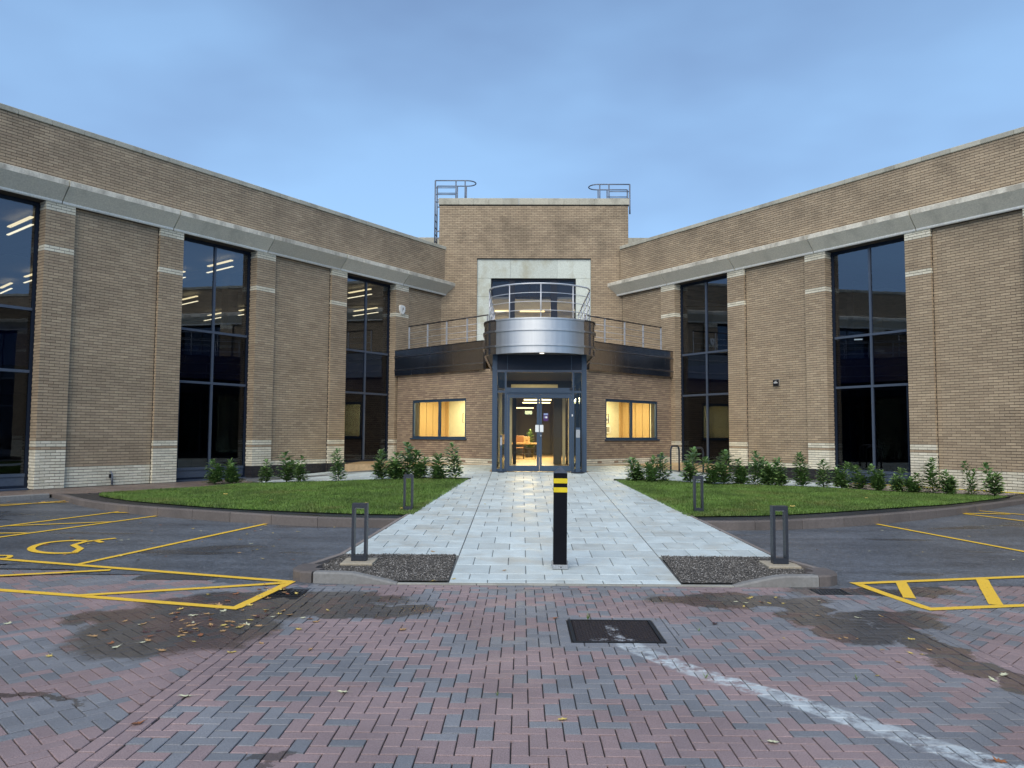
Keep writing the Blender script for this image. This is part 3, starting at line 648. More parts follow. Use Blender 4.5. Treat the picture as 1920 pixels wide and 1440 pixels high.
# ------------------------------------------------------------------ road markings
def marking(segs, w=.1, hf=None, name='road_marking', label=None, z=.004):
    g = Geo(); hf = hf or (lambda x, y: A_h(x, y)); k = 0
    for (x0, y0), (x1, y1), *ww in segs:
        wd = (ww[0] if ww else w)/2; L = math.hypot(x1-x0, y1-y0); n = max(2, int(L/.12)); dx, dy = (x1-x0)/L, (y1-y0)/L; k += 1
        for i in range(n):
            q = []
            for t_, s_ in ((i, -1), (i+1, -1), (i+1, 1), (i, 1)):
                jx = x0+dx*L*t_/n; jy = y0+dy*L*t_/n; e_ = wd*(1+.09*noise.noise((jx*9, jy*9, s_*3.)))
                q.append((jx-dy*s_*e_, jy+dx*s_*e_, hf(jx, jy)+z+k*.0007))
            g.add(q, [(0, 1, 2, 3)])
    o = g.build(name, 'line', kind='structure'); return o
marking([((-9.4, 10.95), (-2.62, 8.90)), ((-2.62, 8.92), (-2.76, 7.58)), ((-2.72, 7.56), (-4.57, 8.07)), ((-4.57, 8.07), (-7.2, 8.75)), ((-6.6, 8.92), (-5.0, 9.48)), ((-4.6, 8.08), (-2.66, 8.82))], .105)
marking([((-5.62, 9.80), (-4.36, 14.25)), ((-8.6, 10.75), (-6.72, 15.22)), ((-9.45, 11.6), (-7.80, 15.78)), ((-9.2, 12.3), (-7.95, 12.45)), ((-8.75, 13.25), (-7.30, 13.85)), ((-8.05, 15.2), (-6.85, 15.1)), ((-12.4, 14.0), (-10.1, 17.35)), ((-11.2, 16.35), (-10.0, 17.0))], .09)
marking([((3.80, 9.03), (8.5, 10.02)), ((3.86, 8.98), (4.02, 7.80)), ((3.98, 7.76), (7.5, 8.45)), ((4.40, 9.12), (4.08, 8.28), .12), ((5.45, 9.33), (4.80, 7.98), .13)], .11)
marking([((6.44, 14.35), (7.6, 10.0)), ((8.78, 16.4), (10.6, 12.3)), ((9.42, 16.7), (12.5, 12.9)), ((8.95, 16.0), (9.9, 15.9), .12)], .09)
def ribbon(pts, w, name, **kw):
    a, b = offset(pts, w/2), offset(pts, -w/2); return strip(name, a, b, lambda x, y: A_h(x, y)+.0065, 'line', **kw)
wc = smooth([(-6.56, 11.73), (-6.86, 11.68), (-7.03, 11.48), (-7.01, 11.16), (-6.88, 10.9), (-6.68, 10.72), (-6.44, 10.63), (-6.26, 10.63), (-6.12, 10.69)], 5)
ribbon(wc, .1, 'road_marking', kind='structure'); ribbon([(-6.14, 10.66), (-6.24, 11.0), (-6.52, 11.30), (-6.53, 11.62), (-6.4, 11.80), (-6.25, 11.97)], .09, 'road_marking', kind='structure')
ribbon([(-6.46, 11.76), (-6.24, 11.56)], .08, 'road_marking', kind='structure')
ribbon(smooth([(-7.4, 10.9), (-7.3, 10.5), (-7.02, 10.42), (-6.87, 10.41), (-6.80, 10.32), (-6.79, 10.22), (-6.95, 10.12)], 4), .07, 'road_marking', kind='structure')
# ------------------------------------------------------------------ iron work in the ground
mh = thing('manhole_cover', 'rusty rectangular manhole cover with chequered top and a splash of white paint', 'manhole cover', (MH[0], MH[2], 0))
mw, mhh = MH[1]-MH[0], MH[3]-MH[2]
g = Geo(); b_ = .03
for q in ((0, mw, 0, b_), (0, mw, mhh-b_, mhh), (0, b_, b_, mhh-b_), (mw-b_, mw, b_, mhh-b_)): g.box(q[0], q[1], q[2], q[3], -.03, .004)
g.build('frame', 'iron_black', mh)
g = Geo(); g.bbox(b_+.006, mw-b_-.006, b_+.006, mhh-b_-.006, -.03, .001, .003); g.build('lid', 'iron', mh)
g = Geo()
for i in range(26):
    for j in range(26):
        x = .05+i*(mw-.1)/25; y = .05+j*(mhh-.1)/25; s_ = 1 if (i+j) % 2 else -1; a, c_ = .011*s_*.7, .011*.7
        g.box(-.012, .012, -.0035, .0035, 0, .0032, 0, lambda u_, v_, z_: (x+(u_*.707-v_*.707*s_), y+(u_*.707*s_+v_*.707), .001+z_))
g.build('chequer_pattern', 'iron', mh, kind='stuff')
def drain(bx, lab):
    d = thing('drain_grate', lab, 'drain grate', (bx[0], bx[2], 0), 0, 'drain grates beside the kerb noses'); w, h = bx[1]-bx[0], bx[3]-bx[2]; g = Geo()
    for q in ((.005, w-.005, .005, .03), (.005, w-.005, h-.03, h-.005), (.005, .03, .03, h-.03), (w-.03, w-.005, .03, h-.03)): g.box(*q, -.05, 0.0)
    g.build('frame', 'iron_black', d)
    for k in range(8):
        x = .045+k*(w-.09)/7; g = Geo(); g.box(x-.009, x+.009, .032, h-.032, -.03, -.002, 0, lambda a, b, c_: (a+(b-h/2)*.12, b, c_)); g.build('bar', 'iron_black', d)
    Geo().box(.03, w-.03, .03, h-.03, -.2, -.12).build('sump', 'black', d)
drain(DL, 'black iron drain grate left of the path by the leaf litter'); drain(DR, 'black iron drain grate right of the path by the yellow hatching')
# ------------------------------------------------------------------ the building
BLD = thing('office_building', 'two storey buff brick office block with splayed wings, stone cornice and curved steel entrance balcony', 'building', (0, 0, 0))
UN = {}
def unit(key, w, h, d, mat):     # shared mesh of one brick: x along wall, y outward, z up, origin at lower left of its back
    k = (key, round(w, 4))
    if k not in UN:
        c_ = .004; g = Geo(); vs = [(0, 0, 0), (w, 0, 0), (w, 0, h), (0, 0, h), (0, d-c_, 0), (w, d-c_, 0), (w, d-c_, h), (0, d-c_, h), (c_, d, c_), (w-c_, d, c_), (w-c_, d, h-c_), (c_, d, h-c_)]
        g.add(vs, [(8, 9, 10, 11)]+[(a, b, b+4, a+4) for a, b in ((0, 1), (1, 2), (2, 3), (3, 0))]+[(4+a, 4+b, 8+b, 8+a) for a, b in ((0, 1), (1, 2), (2, 3), (3, 0))]); me = g.mesh('brick'); me.materials.append(M[mat]); UN[k] = me
    return UN[k]
BR = []      # all bricks of the building: (origin, S, N, w, h, depth, mat)
def bricks(O, S, Nn, s0, s1, z0, nrow, mat, pitch=.225, course=.075, depth=.010, off=0, hole=None, joint=.014):
    """stretcher bond between s0 and s1; mat: name or f(s,k); hole: list of (s0,s1,k0,k1)"""
    S = Vector((S[0], S[1], 0)); Nn = Vector((Nn[0], Nn[1], 0))
    for k in range(nrow):
        spans = [(s0, s1)]
        for a, b, k0, k1 in (hole or []):
            if k0 <= k < k1:
                ns = []
                for p, q in spans:
                    if b <= p or a >= q: ns.append((p, q))
                    else:
                        if a-p > .02: ns.append((p, a))
                        if q-b > .02: ns.append((b, q))
                spans = ns
        for p, q in spans:
            x = s0-((k % 2)*.5*pitch+off) % pitch
            while x < q:
                lo, hi = max(x, p), min(x+pitch, q)
                if hi-lo > .03:
                    m_ = mat(lo, k) if callable(mat) else mat
                    if m_: BR.append((O+S*(lo+.0045)+Vector((0, 0, z0+k*course+joint/2)), S, Nn, hi-lo-.009, course-joint, depth+random.uniform(-.0015, .0015), m_))
                x += pitch
MB_ = Geo()     # mortar backing
def fr(O, S, Nn):
    return lambda s, n, z: (O.x+S.x*s+Nn.x*n, O.y+S.y*s+Nn.y*n, z)
PW = [(2.37, 3.11), (5.70, 6.45), (8.90, 9.64), (12.22, 12.96), (15.32, 16.05), (18.65, 19.4), (21.9, 22.64)]
WIN = [(3.11, 5.70), (9.64, 12.22), (16.05, 18.65), (22.64, 25.2)]
PAN = [(0, 2.37), (6.45, 8.90), (12.96, 15.32), (19.4, 21.9)]
Z0 = .27
def wing(side):
    O2, S, Nn = (OL, SL, NL) if side == 'L' else (OR_, SR, NR); O = Vector((O2.x, O2.y, 0)); F = fr(O, S, Nn); END = 25.2
    wallp = Geo()
    mor = .009
    # --- solid backing
    for a, b in PW:
        wallp.box(a+mor, b-mor, -.6, -mor, -.1, 7.53, 0, F)
    for a, b in PAN: wallp.box(a-.012, b+.012, -.6, -.11-mor, -.1, 7.53, 0, F)
    wallp.box(0 if side == 'L' else 0, END, -.45, -mor, 7.53, 9.49, 0, F)
    wallp.box(0, END, -.6, -.452, 7.532, 8.3, 0, F)
    # --- bricks
    def kol(s, k):       # pillar colours
        if side and s < 8.95 and k < 5: return 'blackbrick'
        if k <= 12 or k in (14, 15): return 'cream'
        if k in (80, 81) or k >= 94: return 'cream'
        return 'buff'
    P3 = .2475
    for a, b in PW:
        v = lambda s, k: kol(s, k)
        bricks(O, S, Nn, a, b, Z0, 97, lambda s, k: kol(a, k), (b-a)/3)
        mm = lambda s, k: kol(a, k)
        # returns of the pillar
        wn = [w for w in WIN if abs(w[0]-b) < .02]; dep = .33 if wn else .1
        bricks(O+Vector((S.x, S.y, 0))*b+Vector((Nn.x, Nn.y, 0))*(-dep), Nn, S, 0, dep+.0, Z0, 97, mm, .2475, off=.1)
        wn = [w for w in WIN if abs(w[1]-a) < .02]; dep = .33 if wn else .1
        bricks(O+Vector((S.x, S.y, 0))*a+Vector((Nn.x, Nn.y, 0))*(-dep), Nn, -S, 0, dep+.0, Z0, 97, mm, .2475, off=.1)
    for i, (a, b) in enumerate(PAN):
        def pk(s, k, a=a):
            if a < 8.95 and k < 5: return 'blackbrick'
            return 'cream' if k <= 6 else 'buff'
        bricks(O+Vector((Nn.x, Nn.y, 0))*(-.11), S, Nn, a+.003, b-.003, Z0, 97, pk, .245)
    bricks(O, S, Nn, 0, END, Z0+103*.075+.0, 20, 'buff', .245)
    # black plinth under the first window
    a, b = WIN[0]; wallp.box(a, b, -.6, -.02-mor, -.1, Z0+5*.075, 0, F); bricks(O+Vector((Nn.x, Nn.y, 0))*(-.02), S, Nn, a, b, Z0, 5, 'blackbrick', .245)
    wallp.build('wall', 'mortar', BLD)
    # --- copings
    g0 = Geo(); x = 0.0; k = 0
    while x < END:
        L = .8; g = Geo(); g.bbox(x+.004, min(x+L, END)-.004, -.48,   .04, 9.50, 9.64+random.uniform(-.004, .004), .012, 0, F); g.build('coping_stone', 'coping', BLD); x += L
    # --- cornice stones: sloping soffit, upright nose, weathered top
    joints = [0]+[(a+b)/2 for a, b in PW]+[END]
    for a, b in zip(joints[:-1], joints[1:]):
        sa = a+.014; sb = b-.014
        prof = [(.0, 7.532), (.03, 7.532), (.05, 7.555), (.055, 7.60), (.355, 7.93), (.37, 7.945), (.37, 8.075), (0.0, 8.20)]
        ext = 0.0
        if a == 0: # the end stone dies into the face of the tower
            P0 = []
            for n, z in prof:
                # solve s so that Y = tower face
                s_ = (32.36-O.y-Nn.y*n)/S.y; P0.append(s_)
        else: P0 = [sa]*len(prof)
        vs = [F(P0[i] if a == 0 else sa, n, z) for i, (n, z) in enumerate(prof)]+[F(sb, n, z) for n, z in prof]; m_ = len(prof)
        g = Geo(); fs = [tuple(range(m_))[::-1], tuple(range(m_, 2*m_))]+[(i, (i+1) % m_, m_+(i+1) % m_, m_+i) for i in range(m_)]
        g.add(vs, fs); me = g.mesh('cornice_stone')
        if side == 'R': me.flip_normals()
        for nm in ('cornice', 'fillet', 'cornice_top'): me.materials.append(M[nm])
        for p in me.polygons:
            i = p.index-2
            p.material_index = {0: 1, 1: 1, 2: 1, 6: 2, 5: 2}.get(i, 0)
        link('cornice_stone', me, BLD)
    # --- windows
    for wi, (a, b) in enumerate(WIN):
        zb = Z0+5*.075+.0 if wi == 0 else .30; n1, n0 = -.33, -.40; mid = (a+b)/2
        g = Geo(); fw = .075
        if wi == 0: rails = [(zb, zb+.07), (3.17, 3.24), (4.74, 4.81), (7.43, 7.53)]
        else: rails = [(zb, zb+.06), (.58, .66), (3.17, 3.24), (4.74, 4.81), (7.43, 7.53)]
        g.box(a+.002, a+fw, n0, n1, zb, 7.53, 0, F); g.box(b-fw, b-.002, n0, n1, zb, 7.53, 0, F)
        g.box(a+fw, b-fw, n0, n1, 7.43, 7.529, 0, F); g.box(a+fw, b-fw, n0, n1, zb, rails[0][1], 0, F)
        win = g.build('window', 'blue_dark', BLD)
        for z_0, z_1 in rails[1:-1]: g = Geo(); g.box(a+fw, b-fw, n0+.002, n1+.015, z_0, z_1, 0, F); g.build('transom', 'transom', win)
        zm = rails[1][1] if wi else rails[0][1]
        g = Geo(); g.box(mid-.03, mid+.03, n0+.004, n1+.02, zm, 7.43, 0, F); g.build('mullion', 'transom', win)
        if wi:
            g = Geo(); g.bbox(a+fw, b-fw, n0+.01, n1-.01, zb+.06, .58, .006, 0, F); g.build('kick_panel', 'transom', win)
            g = Geo(); g.bbox(a-.0, b, n1-.02, n1+.07, zb-.05, zb-.001, .006, 0, F); g.build('sill', 'transom', win)
        rs = rails if not wi else rails[1:]
        for j in range(len(rs)-1):
            for x0_, x1_ in ((a+fw, mid-.03), (mid+.03, b-fw)):
                g = Geo(); g.box(x0_+.003, x1_-.003, n0+.03, n0+.042, rs[j][1]+.003, rs[j+1][0]-.003, 0, F); g.build('pane', 'glass' if j == len(rs)-2 else 'glass_dark', win)
        if wi < 3:  # slim inner door stile seen in the bottom light
            g = Geo(); g.box(b-fw-.16, b-fw-.12, n0+.05, n0+.08, zm, 3.17, 0, F); g.build('stile', 'blue_dark', win)
    # --- interior shell
    g = Geo(); D = 17
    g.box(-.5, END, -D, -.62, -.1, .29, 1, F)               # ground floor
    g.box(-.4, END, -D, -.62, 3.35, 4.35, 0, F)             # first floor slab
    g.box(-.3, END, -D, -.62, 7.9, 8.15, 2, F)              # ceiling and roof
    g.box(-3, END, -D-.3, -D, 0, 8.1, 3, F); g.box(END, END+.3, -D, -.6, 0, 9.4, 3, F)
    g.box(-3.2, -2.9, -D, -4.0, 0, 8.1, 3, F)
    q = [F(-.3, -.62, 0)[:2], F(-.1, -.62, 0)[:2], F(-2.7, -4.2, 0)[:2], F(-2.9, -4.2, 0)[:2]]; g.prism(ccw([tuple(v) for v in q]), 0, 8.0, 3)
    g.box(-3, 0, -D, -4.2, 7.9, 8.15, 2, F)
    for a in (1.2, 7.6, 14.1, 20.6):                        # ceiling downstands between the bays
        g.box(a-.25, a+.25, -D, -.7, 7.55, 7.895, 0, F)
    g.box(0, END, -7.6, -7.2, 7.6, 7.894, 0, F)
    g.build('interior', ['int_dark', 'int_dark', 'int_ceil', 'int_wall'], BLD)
    for a, b in ((7.6, 4.2), (14.1, 4.2), (20.6, 4.2), (7.6, 9.4), (14.1, 9.4)):
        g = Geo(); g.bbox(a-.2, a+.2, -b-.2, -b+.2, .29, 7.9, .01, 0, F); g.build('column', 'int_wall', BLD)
    return O, S, Nn, F
oL = wing('L'); oR = wing('R')
FL, FR_ = oL[3], oR[3]
# tower
TX0, TX1, TY = -3.54, 4.50, 32.35; OT = Vector((TX0, TY, 0)); ST, NTn = Vector((1, 0)), Vector((0, -1)); FT = lambda s, n, z: (TX0+s, TY-n, z)
fx0, fx1 = -1.91-TX0, 2.91-TX0; ox0, ox1 = -1.32-TX0, 2.28-TX0
g = Geo(); W_ = TX1-TX0
for a, b, c_, d in ((0, fx0, 3.5, 11.45), (fx1, W_, 3.5, 11.45), (fx0, fx1, 9.12, 11.45)): g.box(a, b, -.5, -.01, c_, d, 0, FT)
g.box(0, .35, -4.0, -.5, 3.5, 11.45, 0, FT); g.box(W_-.35, W_, -4.0, -.5, 3.5, 11.45, 0, FT); g.box(0, W_, -4.3, -4.0, 3.5, 11.45, 0, FT); g.box(.35, W_-.35, -4.0, -.5, 10.6, 10.9, 0, FT)
g.build('wall', 'mortar', BLD)
ZT = 4.65
kf = int(round((9.12-ZT)/.075))
bricks(OT, ST, NTn, 0, W_, ZT, 90, 'buff', .225, hole=[(fx0, fx1, 0, kf)])
bricks(Vector((TX0+.01, TY+4.3, 0)), Vector((0, -1)), Vector((-1, 0)), 0, 4.3, ZT+45*.075, 45, 'buff', .225); bricks(Vector((TX1-.01, TY, 0)), Vector((0, 1)), Vector((1, 0)), 0, 4.3, ZT+45*.075, 45, 'buff', .225)
xs_ = [0, .83]
while xs_[-1] < W_-.9: xs_.append(xs_[-1]+.64)
xs_[-1] = W_
for a, b in zip(xs_[:-1], xs_[1:]):
    g = Geo(); g.bbox((a if a else -.04)+.004, (b if b < W_ else W_+.04)-.004, -.5, .045, 11.45, 11.73+random.uniform(-.004, .004), .012, 0, FT); g.build('coping_stone', 'coping', BLD)
for a, b in ((-.04, W_+.04),):
    g = Geo(); g.box(a, b, -4.35, -3.95, 11.45, 11.72, 0, FT); g.box(a, .4, -3.9, -.55, 11.45, 11.72, 0, FT); g.box(W_-.4, b, -3.9, -.55, 11.45, 11.72, 0, FT); g.build('rear_coping', 'coping', BLD)
# stone surround
zo = 8.30; n0, n1 = -.45, -.07
def stone(a, b, c_, d): g = Geo(); g.bbox(a+.003, b-.003, n0, n1, c_+.003, d-.003, .006, 0, FT); g.build('surround_stone', 'frame_stone', BLD)
for a, b in ((fx0, fx0+1.42), (fx0+1.42, fx1-1.42), (fx1-1.42, fx1)): stone(a, b, zo, 9.12)
for z_0, z_1 in ((4.7, 5.9), (5.9, 6.72), (6.72, 7.52), (7.52, zo)): stone(fx0, ox0, z_0, z_1); stone(ox1, fx1, z_0, z_1)
g = Geo(); F2 = FT; n0, n1 = -.32, -.22
g.box(ox0, ox0+.06, n0, n1, 4.7, zo, 0, FT); g.box(ox1-.06, ox1, n0, n1, 4.7, zo, 0, FT); g.box(ox0+.06, ox1-.06, n0, n1, zo-.08, zo, 0, FT); g.box(ox0+.06, ox1-.06, n0, n1, 4.7, 4.82, 0, FT)
bw = g.build('window', 'blue_dark', BLD)
ms_ = [(-.54-TX0, -.30-TX0), (1.22-TX0, 1.50-TX0)]
for a, b in ms_: g = Geo(); g.box(a, b, n0+.002, n1+.01, 4.82, zo-.08, 0, FT); g.build('door_stile', 'blue_dark', bw)
for a in (.33-TX0, .62-TX0): g = Geo(); g.box(a-.02, a+.02, n0+.004, n1+.004, 7.55, zo-.08, 0, FT); g.build('mullion', 'blue_dark', bw)
g = Geo(); g.box(ms_[0][1], ms_[1][0], n0+.006, n1, 7.50, 7.56, 0, FT); g.build('transom', 'blue_dark', bw)
for a, b in ((ox0+.06, ms_[0][0]), (ms_[0][1], ms_[1][0]), (ms_[1][1], ox1-.06)): g = Geo(); g.box(a+.003, b-.003, n0+.03, n0+.042, 4.82, zo-.083, 0, FT); g.build('pane', 'tower_glass', bw)
# room behind the balcony window
g = Geo(); g.box(.35, W_-.35, -3.9, -.5, 4.4, 4.69, 0, FT); g.box(.35, W_-.35, -3.9, -.34, 7.46, 7.55, 1, FT); g.box(.36, W_-.36, -3.95, -3.85, 4.69, 7.45, 1, FT); g.box(.9, W_-.9, -.42, -.36, 7.56, 8.5, 2, FT); g.box(1.4, 2.0, -3.2, -2.6, 4.69, 5.6, 2, FT); g.build('interior', ['int_ceil', 'int_warm', 'dark_gap'], BLD)
# far parapet seen either side of the tower
for a, b in ((-9.5, TX0-.05), (TX1+.05, 10.5)):
    g = Geo(); g.box(a, b, 36.9, 37.3, 7.9, 10.85); g.build('roof_wall', 'mortar', BLD)
    x = a
    while x < b: g = Geo(); g.bbox(x+.004, min(x+.8, b)-.004, 36.85, 37.35, 10.85, 11.2, .012); g.build('coping_stone', 'coping', BLD); x += .8
# pavilion walls
def pav(side):
    A = Vector(pA) if side == 'L' else Vector((1-pA[0], pA[1])); B = Vector(pB) if side == 'L' else Vector((1-pB[0], pB[1])); S = (B-A).normalized(); L = (B-A).length
    Nn = Vector((S.y, -S.x)) if side == 'L' else Vector((-S.y, S.x))
    O = Vector((A.x, A.y, 0)); F = fr(O, S, Nn); Z = .65-.02; w0, w1 = .95, 3.95; k0, k1 = 12, 31; zw0, zw1 = Z+k0*.075, Z+k1*.075
    g = Geo(); d = .3
    for a, b, c_, e_ in ((0, w0, Z-.3, 3.95), (w1, L, Z-.3, 3.95), (w0, w1, Z-.3, zw0), (w0, w1, zw1, 3.95)): g.box(a, b, -d, -.01, c_, e_, 0, F)
    g.build('wall', 'mortar', BLD)
    bricks(O, S, Nn, 0, L, Z, 44, lambda s, k: 'cream' if k in (0, 2) or (k == 1 and random.random() < .75) else 'pav', .225, hole=[(w0, w1, k0, k1)])
    # window with sill
    g = Geo(); n0, n1 = -.09, -.02; f = .07
    g.box(w0+.003, w0+f, n0, n1, zw0, zw1, 0, F); g.box(w1-f, w1-.003, n0, n1, zw0, zw1, 0, F); g.box(w0+f, w1-f, n0, n1, zw1-f-.02, zw1-.003, 0, F); g.box(w0+f, w1-f, n0, n1, zw0, zw0+f, 0, F)
    wn = g.build('window', 'blue', BLD)
    m = (w0+w1)/2+.03; g = Geo(); g.box(m-.035, m+.035, n0-.01, n1+.015, zw0+.01, zw1-.01, 0, F); g.build('mullion', 'blue', wn)
    g = Geo(); g.bbox(w0-.06, w1+.06, -.05, .07, zw0-.045, zw0-.002, .006, 0, F); g.build('sill', 'blue', wn)
    for a, b in ((w0+f, m-.035), (m+.035, w1-f)): g = Geo(); g.box(a+.003, b-.003, n0+.03, n0+.04, zw0+f+.003, zw1-f-.023, 0, F); g.build('pane', 'clear', wn)
    xh = w1-f-.05; g = Geo(); g.tube([F(xh, n1, 2.1), F(xh, n1+.05, 2.1), F(xh, n1+.05, 2.42), F(xh, n1, 2.42)], .012, 6); g.build('handle', 'plastic_black', wn)
    # lit room behind
    g = Geo(); D = 2.3
    plan = [(.2, -.31), (.2, -D), (3.38, -D), (5.1, -.31)]; fp = lambda q: [tuple(F(a, b, 0)[:2]) for a, b in q]
    g.box(.2, 3.38, -D-.05, -D, Z, 3.25, 0, F); g.box(.15, .2, -D, -.31, Z, 3.25, 0, F); g.prism(ccw(fp([(3.38, -D), (3.40, -D-.05), (5.16, -.31), (5.1, -.31)])), Z, 3.25, 0)
    g.prism(ccw(fp(plan)), 3.2, 3.24, 0); g.prism(ccw(fp(plan)), Z-.2, Z+.002, 1)
    g.build('interior', ['int_cream', 'woodfloor'], BLD)
    for k in range(4):
        g = Geo(); a = -2.28+k*.34; g.bbox(.202, .24, a+.008, a+.332, Z, 3.15, .004, 0, F); g.build('timber_board', 'oakslat', BLD)
    g = Geo(); g.box(.201, .212, -2.29, -.91, Z, 3.17, 0, F); g.build('board_backing', 'dark_gap', BLD)
    g = Geo(); g.bbox(.2, .42, -D+.002, -D+.05, Z, 3.15, .004, 0, F); g.build('timber_board', 'oakslat', BLD)
    if side == 'R':
        for a, z, s_ in ((1.02, 2.17, .26), (.98, 1.74, .36)):
            g = Geo(); g.bbox(a, a+s_, -D+.003, -D+.03, z, z+s_*.9, .005, 0, F); g.box(a+.06, a+s_-.06, -D+.03, -D+.033, z+.06, z+s_*.9-.06, 1, F)
            o = g.build('picture_frame', ['white', 'pictureglass']); o['label'] = 'small framed print on the lit wall in the right ground floor window, '+('upper' if z > 2 else 'lower')+' one'; o['category'] = 'picture frame'
    li = bpy.data.lights.new('room_lamp', 'AREA'); li.shape = 'RECTANGLE'; li.size = 1.8; li.size_y = .8; li.energy = 70; li.color = (1, .85, .52); lo = bpy.data.objects.new('room_lamp', li); COL.objects.link(lo); lo.location = F(2.0, -1.2, 3.17); lo.rotation_euler = (0, 0, math.atan2(S.y, S.x))
    # metal fascia: two leaves with two ribs each
    C1 = 2.49
    for a, b in ((-.05, C1-.004), (C1+.004, 4.93)):
        g = Geo(); g.bbox(a, b, -.02, .115, 3.915, 4.90, .006, 0, F); fa = g.build('fascia_panel', 'fascia', BLD)
        for z in (4.14, 4.64): g = Geo(); g.bbox(a, b, .113, .15, z-.022, z+.022, .008, 0, F); g.build('rib', 'rib', fa)
        g = Geo(); g.bbox(a, b, -.25, .135, 4.90, 4.925, .004, 0, F); g.build('cap', 'darkrail', fa)
    # roof terrace slab
    q = [F(0, -.0, 0)[:2], F(4.95, 0, 0)[:2], (.5, B.y+.3) if True else 0, (.5, TY-.55), (TX0+.05 if side == 'L' else TX1-.05, TY-.0), ((wl(0, -.15)).x, (wl(0, -.15)).y) if side == 'L' else ((wr(0, -.15)).x, (wr(0, -.15)).y), ((wl(2.4, -.15)).x, (wl(2.4, -.15)).y) if side == 'L' else ((wr(2.4, -.15)).x, (wr(2.4, -.15)).y)]
    g = Geo(); g.prism(ccw([tuple(v) for v in q]), 4.2, 4.66, 0); g.build('terrace_slab', 'int_wall', BLD)
    # terrace railing
    rl = thing('terrace_railing', 'steel post and rail guard along the %s terrace above the dark fascia' % ('left' if side == 'L' else 'right'), 'railing', (0, 0, 0), 0, 'railings of the first floor terrace')
    ps = [.58, 1.69, 2.78, 3.89, 4.93]
    for s_ in ps:
        g = Geo(); p = F(s_, -.08, 0); g.bbox(-.012, .012, -.03, .03, 4.66, 5.80, .003, 0, lambda a, b, c_: (p[0]+a*S.x-b*S.y, p[1]+a*S.y+b*S.x, c_)); g.build('post', 'steel', rl)
    g = Geo(); g.tube([F(.55, -.08, 5.82), F(4.96, -.08, 5.82)], .024, 8); g.build('handrail', 'darkrail', rl)
    for z in (5.11, 5.33, 5.56): g = Geo(); g.tube([F(.58, -.05, z), F(4.93, -.05, z)], .008, 6); g.build('rail', 'steel', rl)
    return A, S, Nn, F
pL_ = pav('L'); pR_ = pav('R')
# balcony
def ub(u, y): return (.5+u, y)
front = [ub(1.21*math.sin(a)/math.sin(.78), 20.6+1.21*(1/math.sin(.78)-1/math.tan(.78)*0)-1.21/math.sin(.78)*math.cos(a)) for a in ar(-.78, .78, 16)]
side_c = smooth([(1.21, front[-1][1]), (1.43, 21.32), (1.54, 21.62), (1.57, 21.95)], 4)
BP = [(.5-u, y) for u, y in side_c][::-1]+front[1:-1]+[(.5+u, y) for u, y in side_c]
sideL = [(.5-1.57, 26.35), (.5-1.57, 21.95)]; sideR = [(.5+1.57, 21.95), (.5+1.57, 26.35)]
def wallstrip(pts, z0, z1, th, name, mat, parent, gap=.004, smoothf=True):
    P = list(pts); d0 = (Vector(P[1])-Vector(P[0])).normalized()*gap; d1 = (Vector(P[-1])-Vector(P[-2])).normalized()*gap; P[0] = (P[0][0]+d0.x, P[0][1]+d0.y); P[-1] = (P[-1][0]-d1.x, P[-1][1]-d1.y)
    Q = offset(P, th); n = len(P); vs = [(x, y, z) for z in (z0, z1) for x, y in P]+[(x, y, z) for z in (z0, z1) for x, y in Q]
    g = Geo(); g.add(vs[:2*n], [(i, i+1, n+i+1, n+i) for i in range(n-1)], 0, smoothf); g.add(vs[2*n:], [(i+1, i, n+i, n+i+1) for i in range(n-1)], 0, smoothf)
    b = [P[i]+(z1,) for i in range(n)]+[Q[i]+(z1,) for i in range(n)]; g.add(b, [(i, i+1, n+i+1, n+i) for i in range(n-1)]); b = [P[i]+(z0,) for i in range(n)]+[Q[i]+(z0,) for i in range(n)]; g.add(b, [(i+1, i, n+i, n+i+1) for i in range(n-1)])
    for i in (0, n-1): g.add([P[i]+(z0,), P[i]+(z1,), Q[i]+(z1,), Q[i]+(z0,)], [(0, 1, 2, 3)])
    return g.build(name, mat, parent)
nS = len(side_c)
segs = [sideL, BP[:nS], BP[nS-1:-nS+1], BP[-nS:], sideR]
for k, sg_ in enumerate(segs):
    mt = 'sheet'
    pn = wallstrip(sg_, 3.89, 4.80, .06, 'balcony_panel', mt if k == 2 else 'fascia', BLD)
    for z in (4.11, 4.52):
        o_ = offset(sg_, -.04); g = Geo()
        for j, zz in ((0, 0),): pass
        wallstrip(o_, z-.028, z+.022, .045, 'rib', 'sheet' if k == 2 else 'rib', pn, 0)
    wallstrip(offset(sg_, -.025), 4.80, 4.84, .12, 'cap', 'sheet' if k == 2 else 'darkrail', pn, 0)
allP = sideL+BP[1:-1]+sideR
g = Geo(); g.prism(ccw(offset(allP, .062)), 3.93, 3.99); sf = g.build('balcony_soffit', 'soffit', BLD)
g = Geo(); g.prism(ccw(offset(allP, .062)), 4.56, 4.66); g.build('balcony_floor', 'int_wall', BLD)
for u in (.05,):
    g = Geo(); g.cyl(ub(u, 21.05), .085, 3.915, 3.932, 20); dl = g.build('downlight', 'white', sf); g = Geo(); g.cyl(ub(u, 21.05), .06, 3.905, 3.916, 16)
    o = g.build('downlight_lens', 'spot', sf)
rl = thing('balcony_railing', 'curved stainless steel railing with three rails on top of the drum balcony', 'railing')
RP = offset(allP, .14)
RPi = [RP[0]]+[p for p in RP[1:-1]]+[RP[-1]]
def rail(z, r, mat, nm): g = Geo(); pp = resample(RPi, .25); g.tube([(x, y, z) for x, y in pp], r, 8); g.build(nm, mat, rl)
rail(5.79, .022, 'steel', 'handrail')
for z in (5.06, 5.30, 5.54): rail(z, .010, 'steel', 'rail')
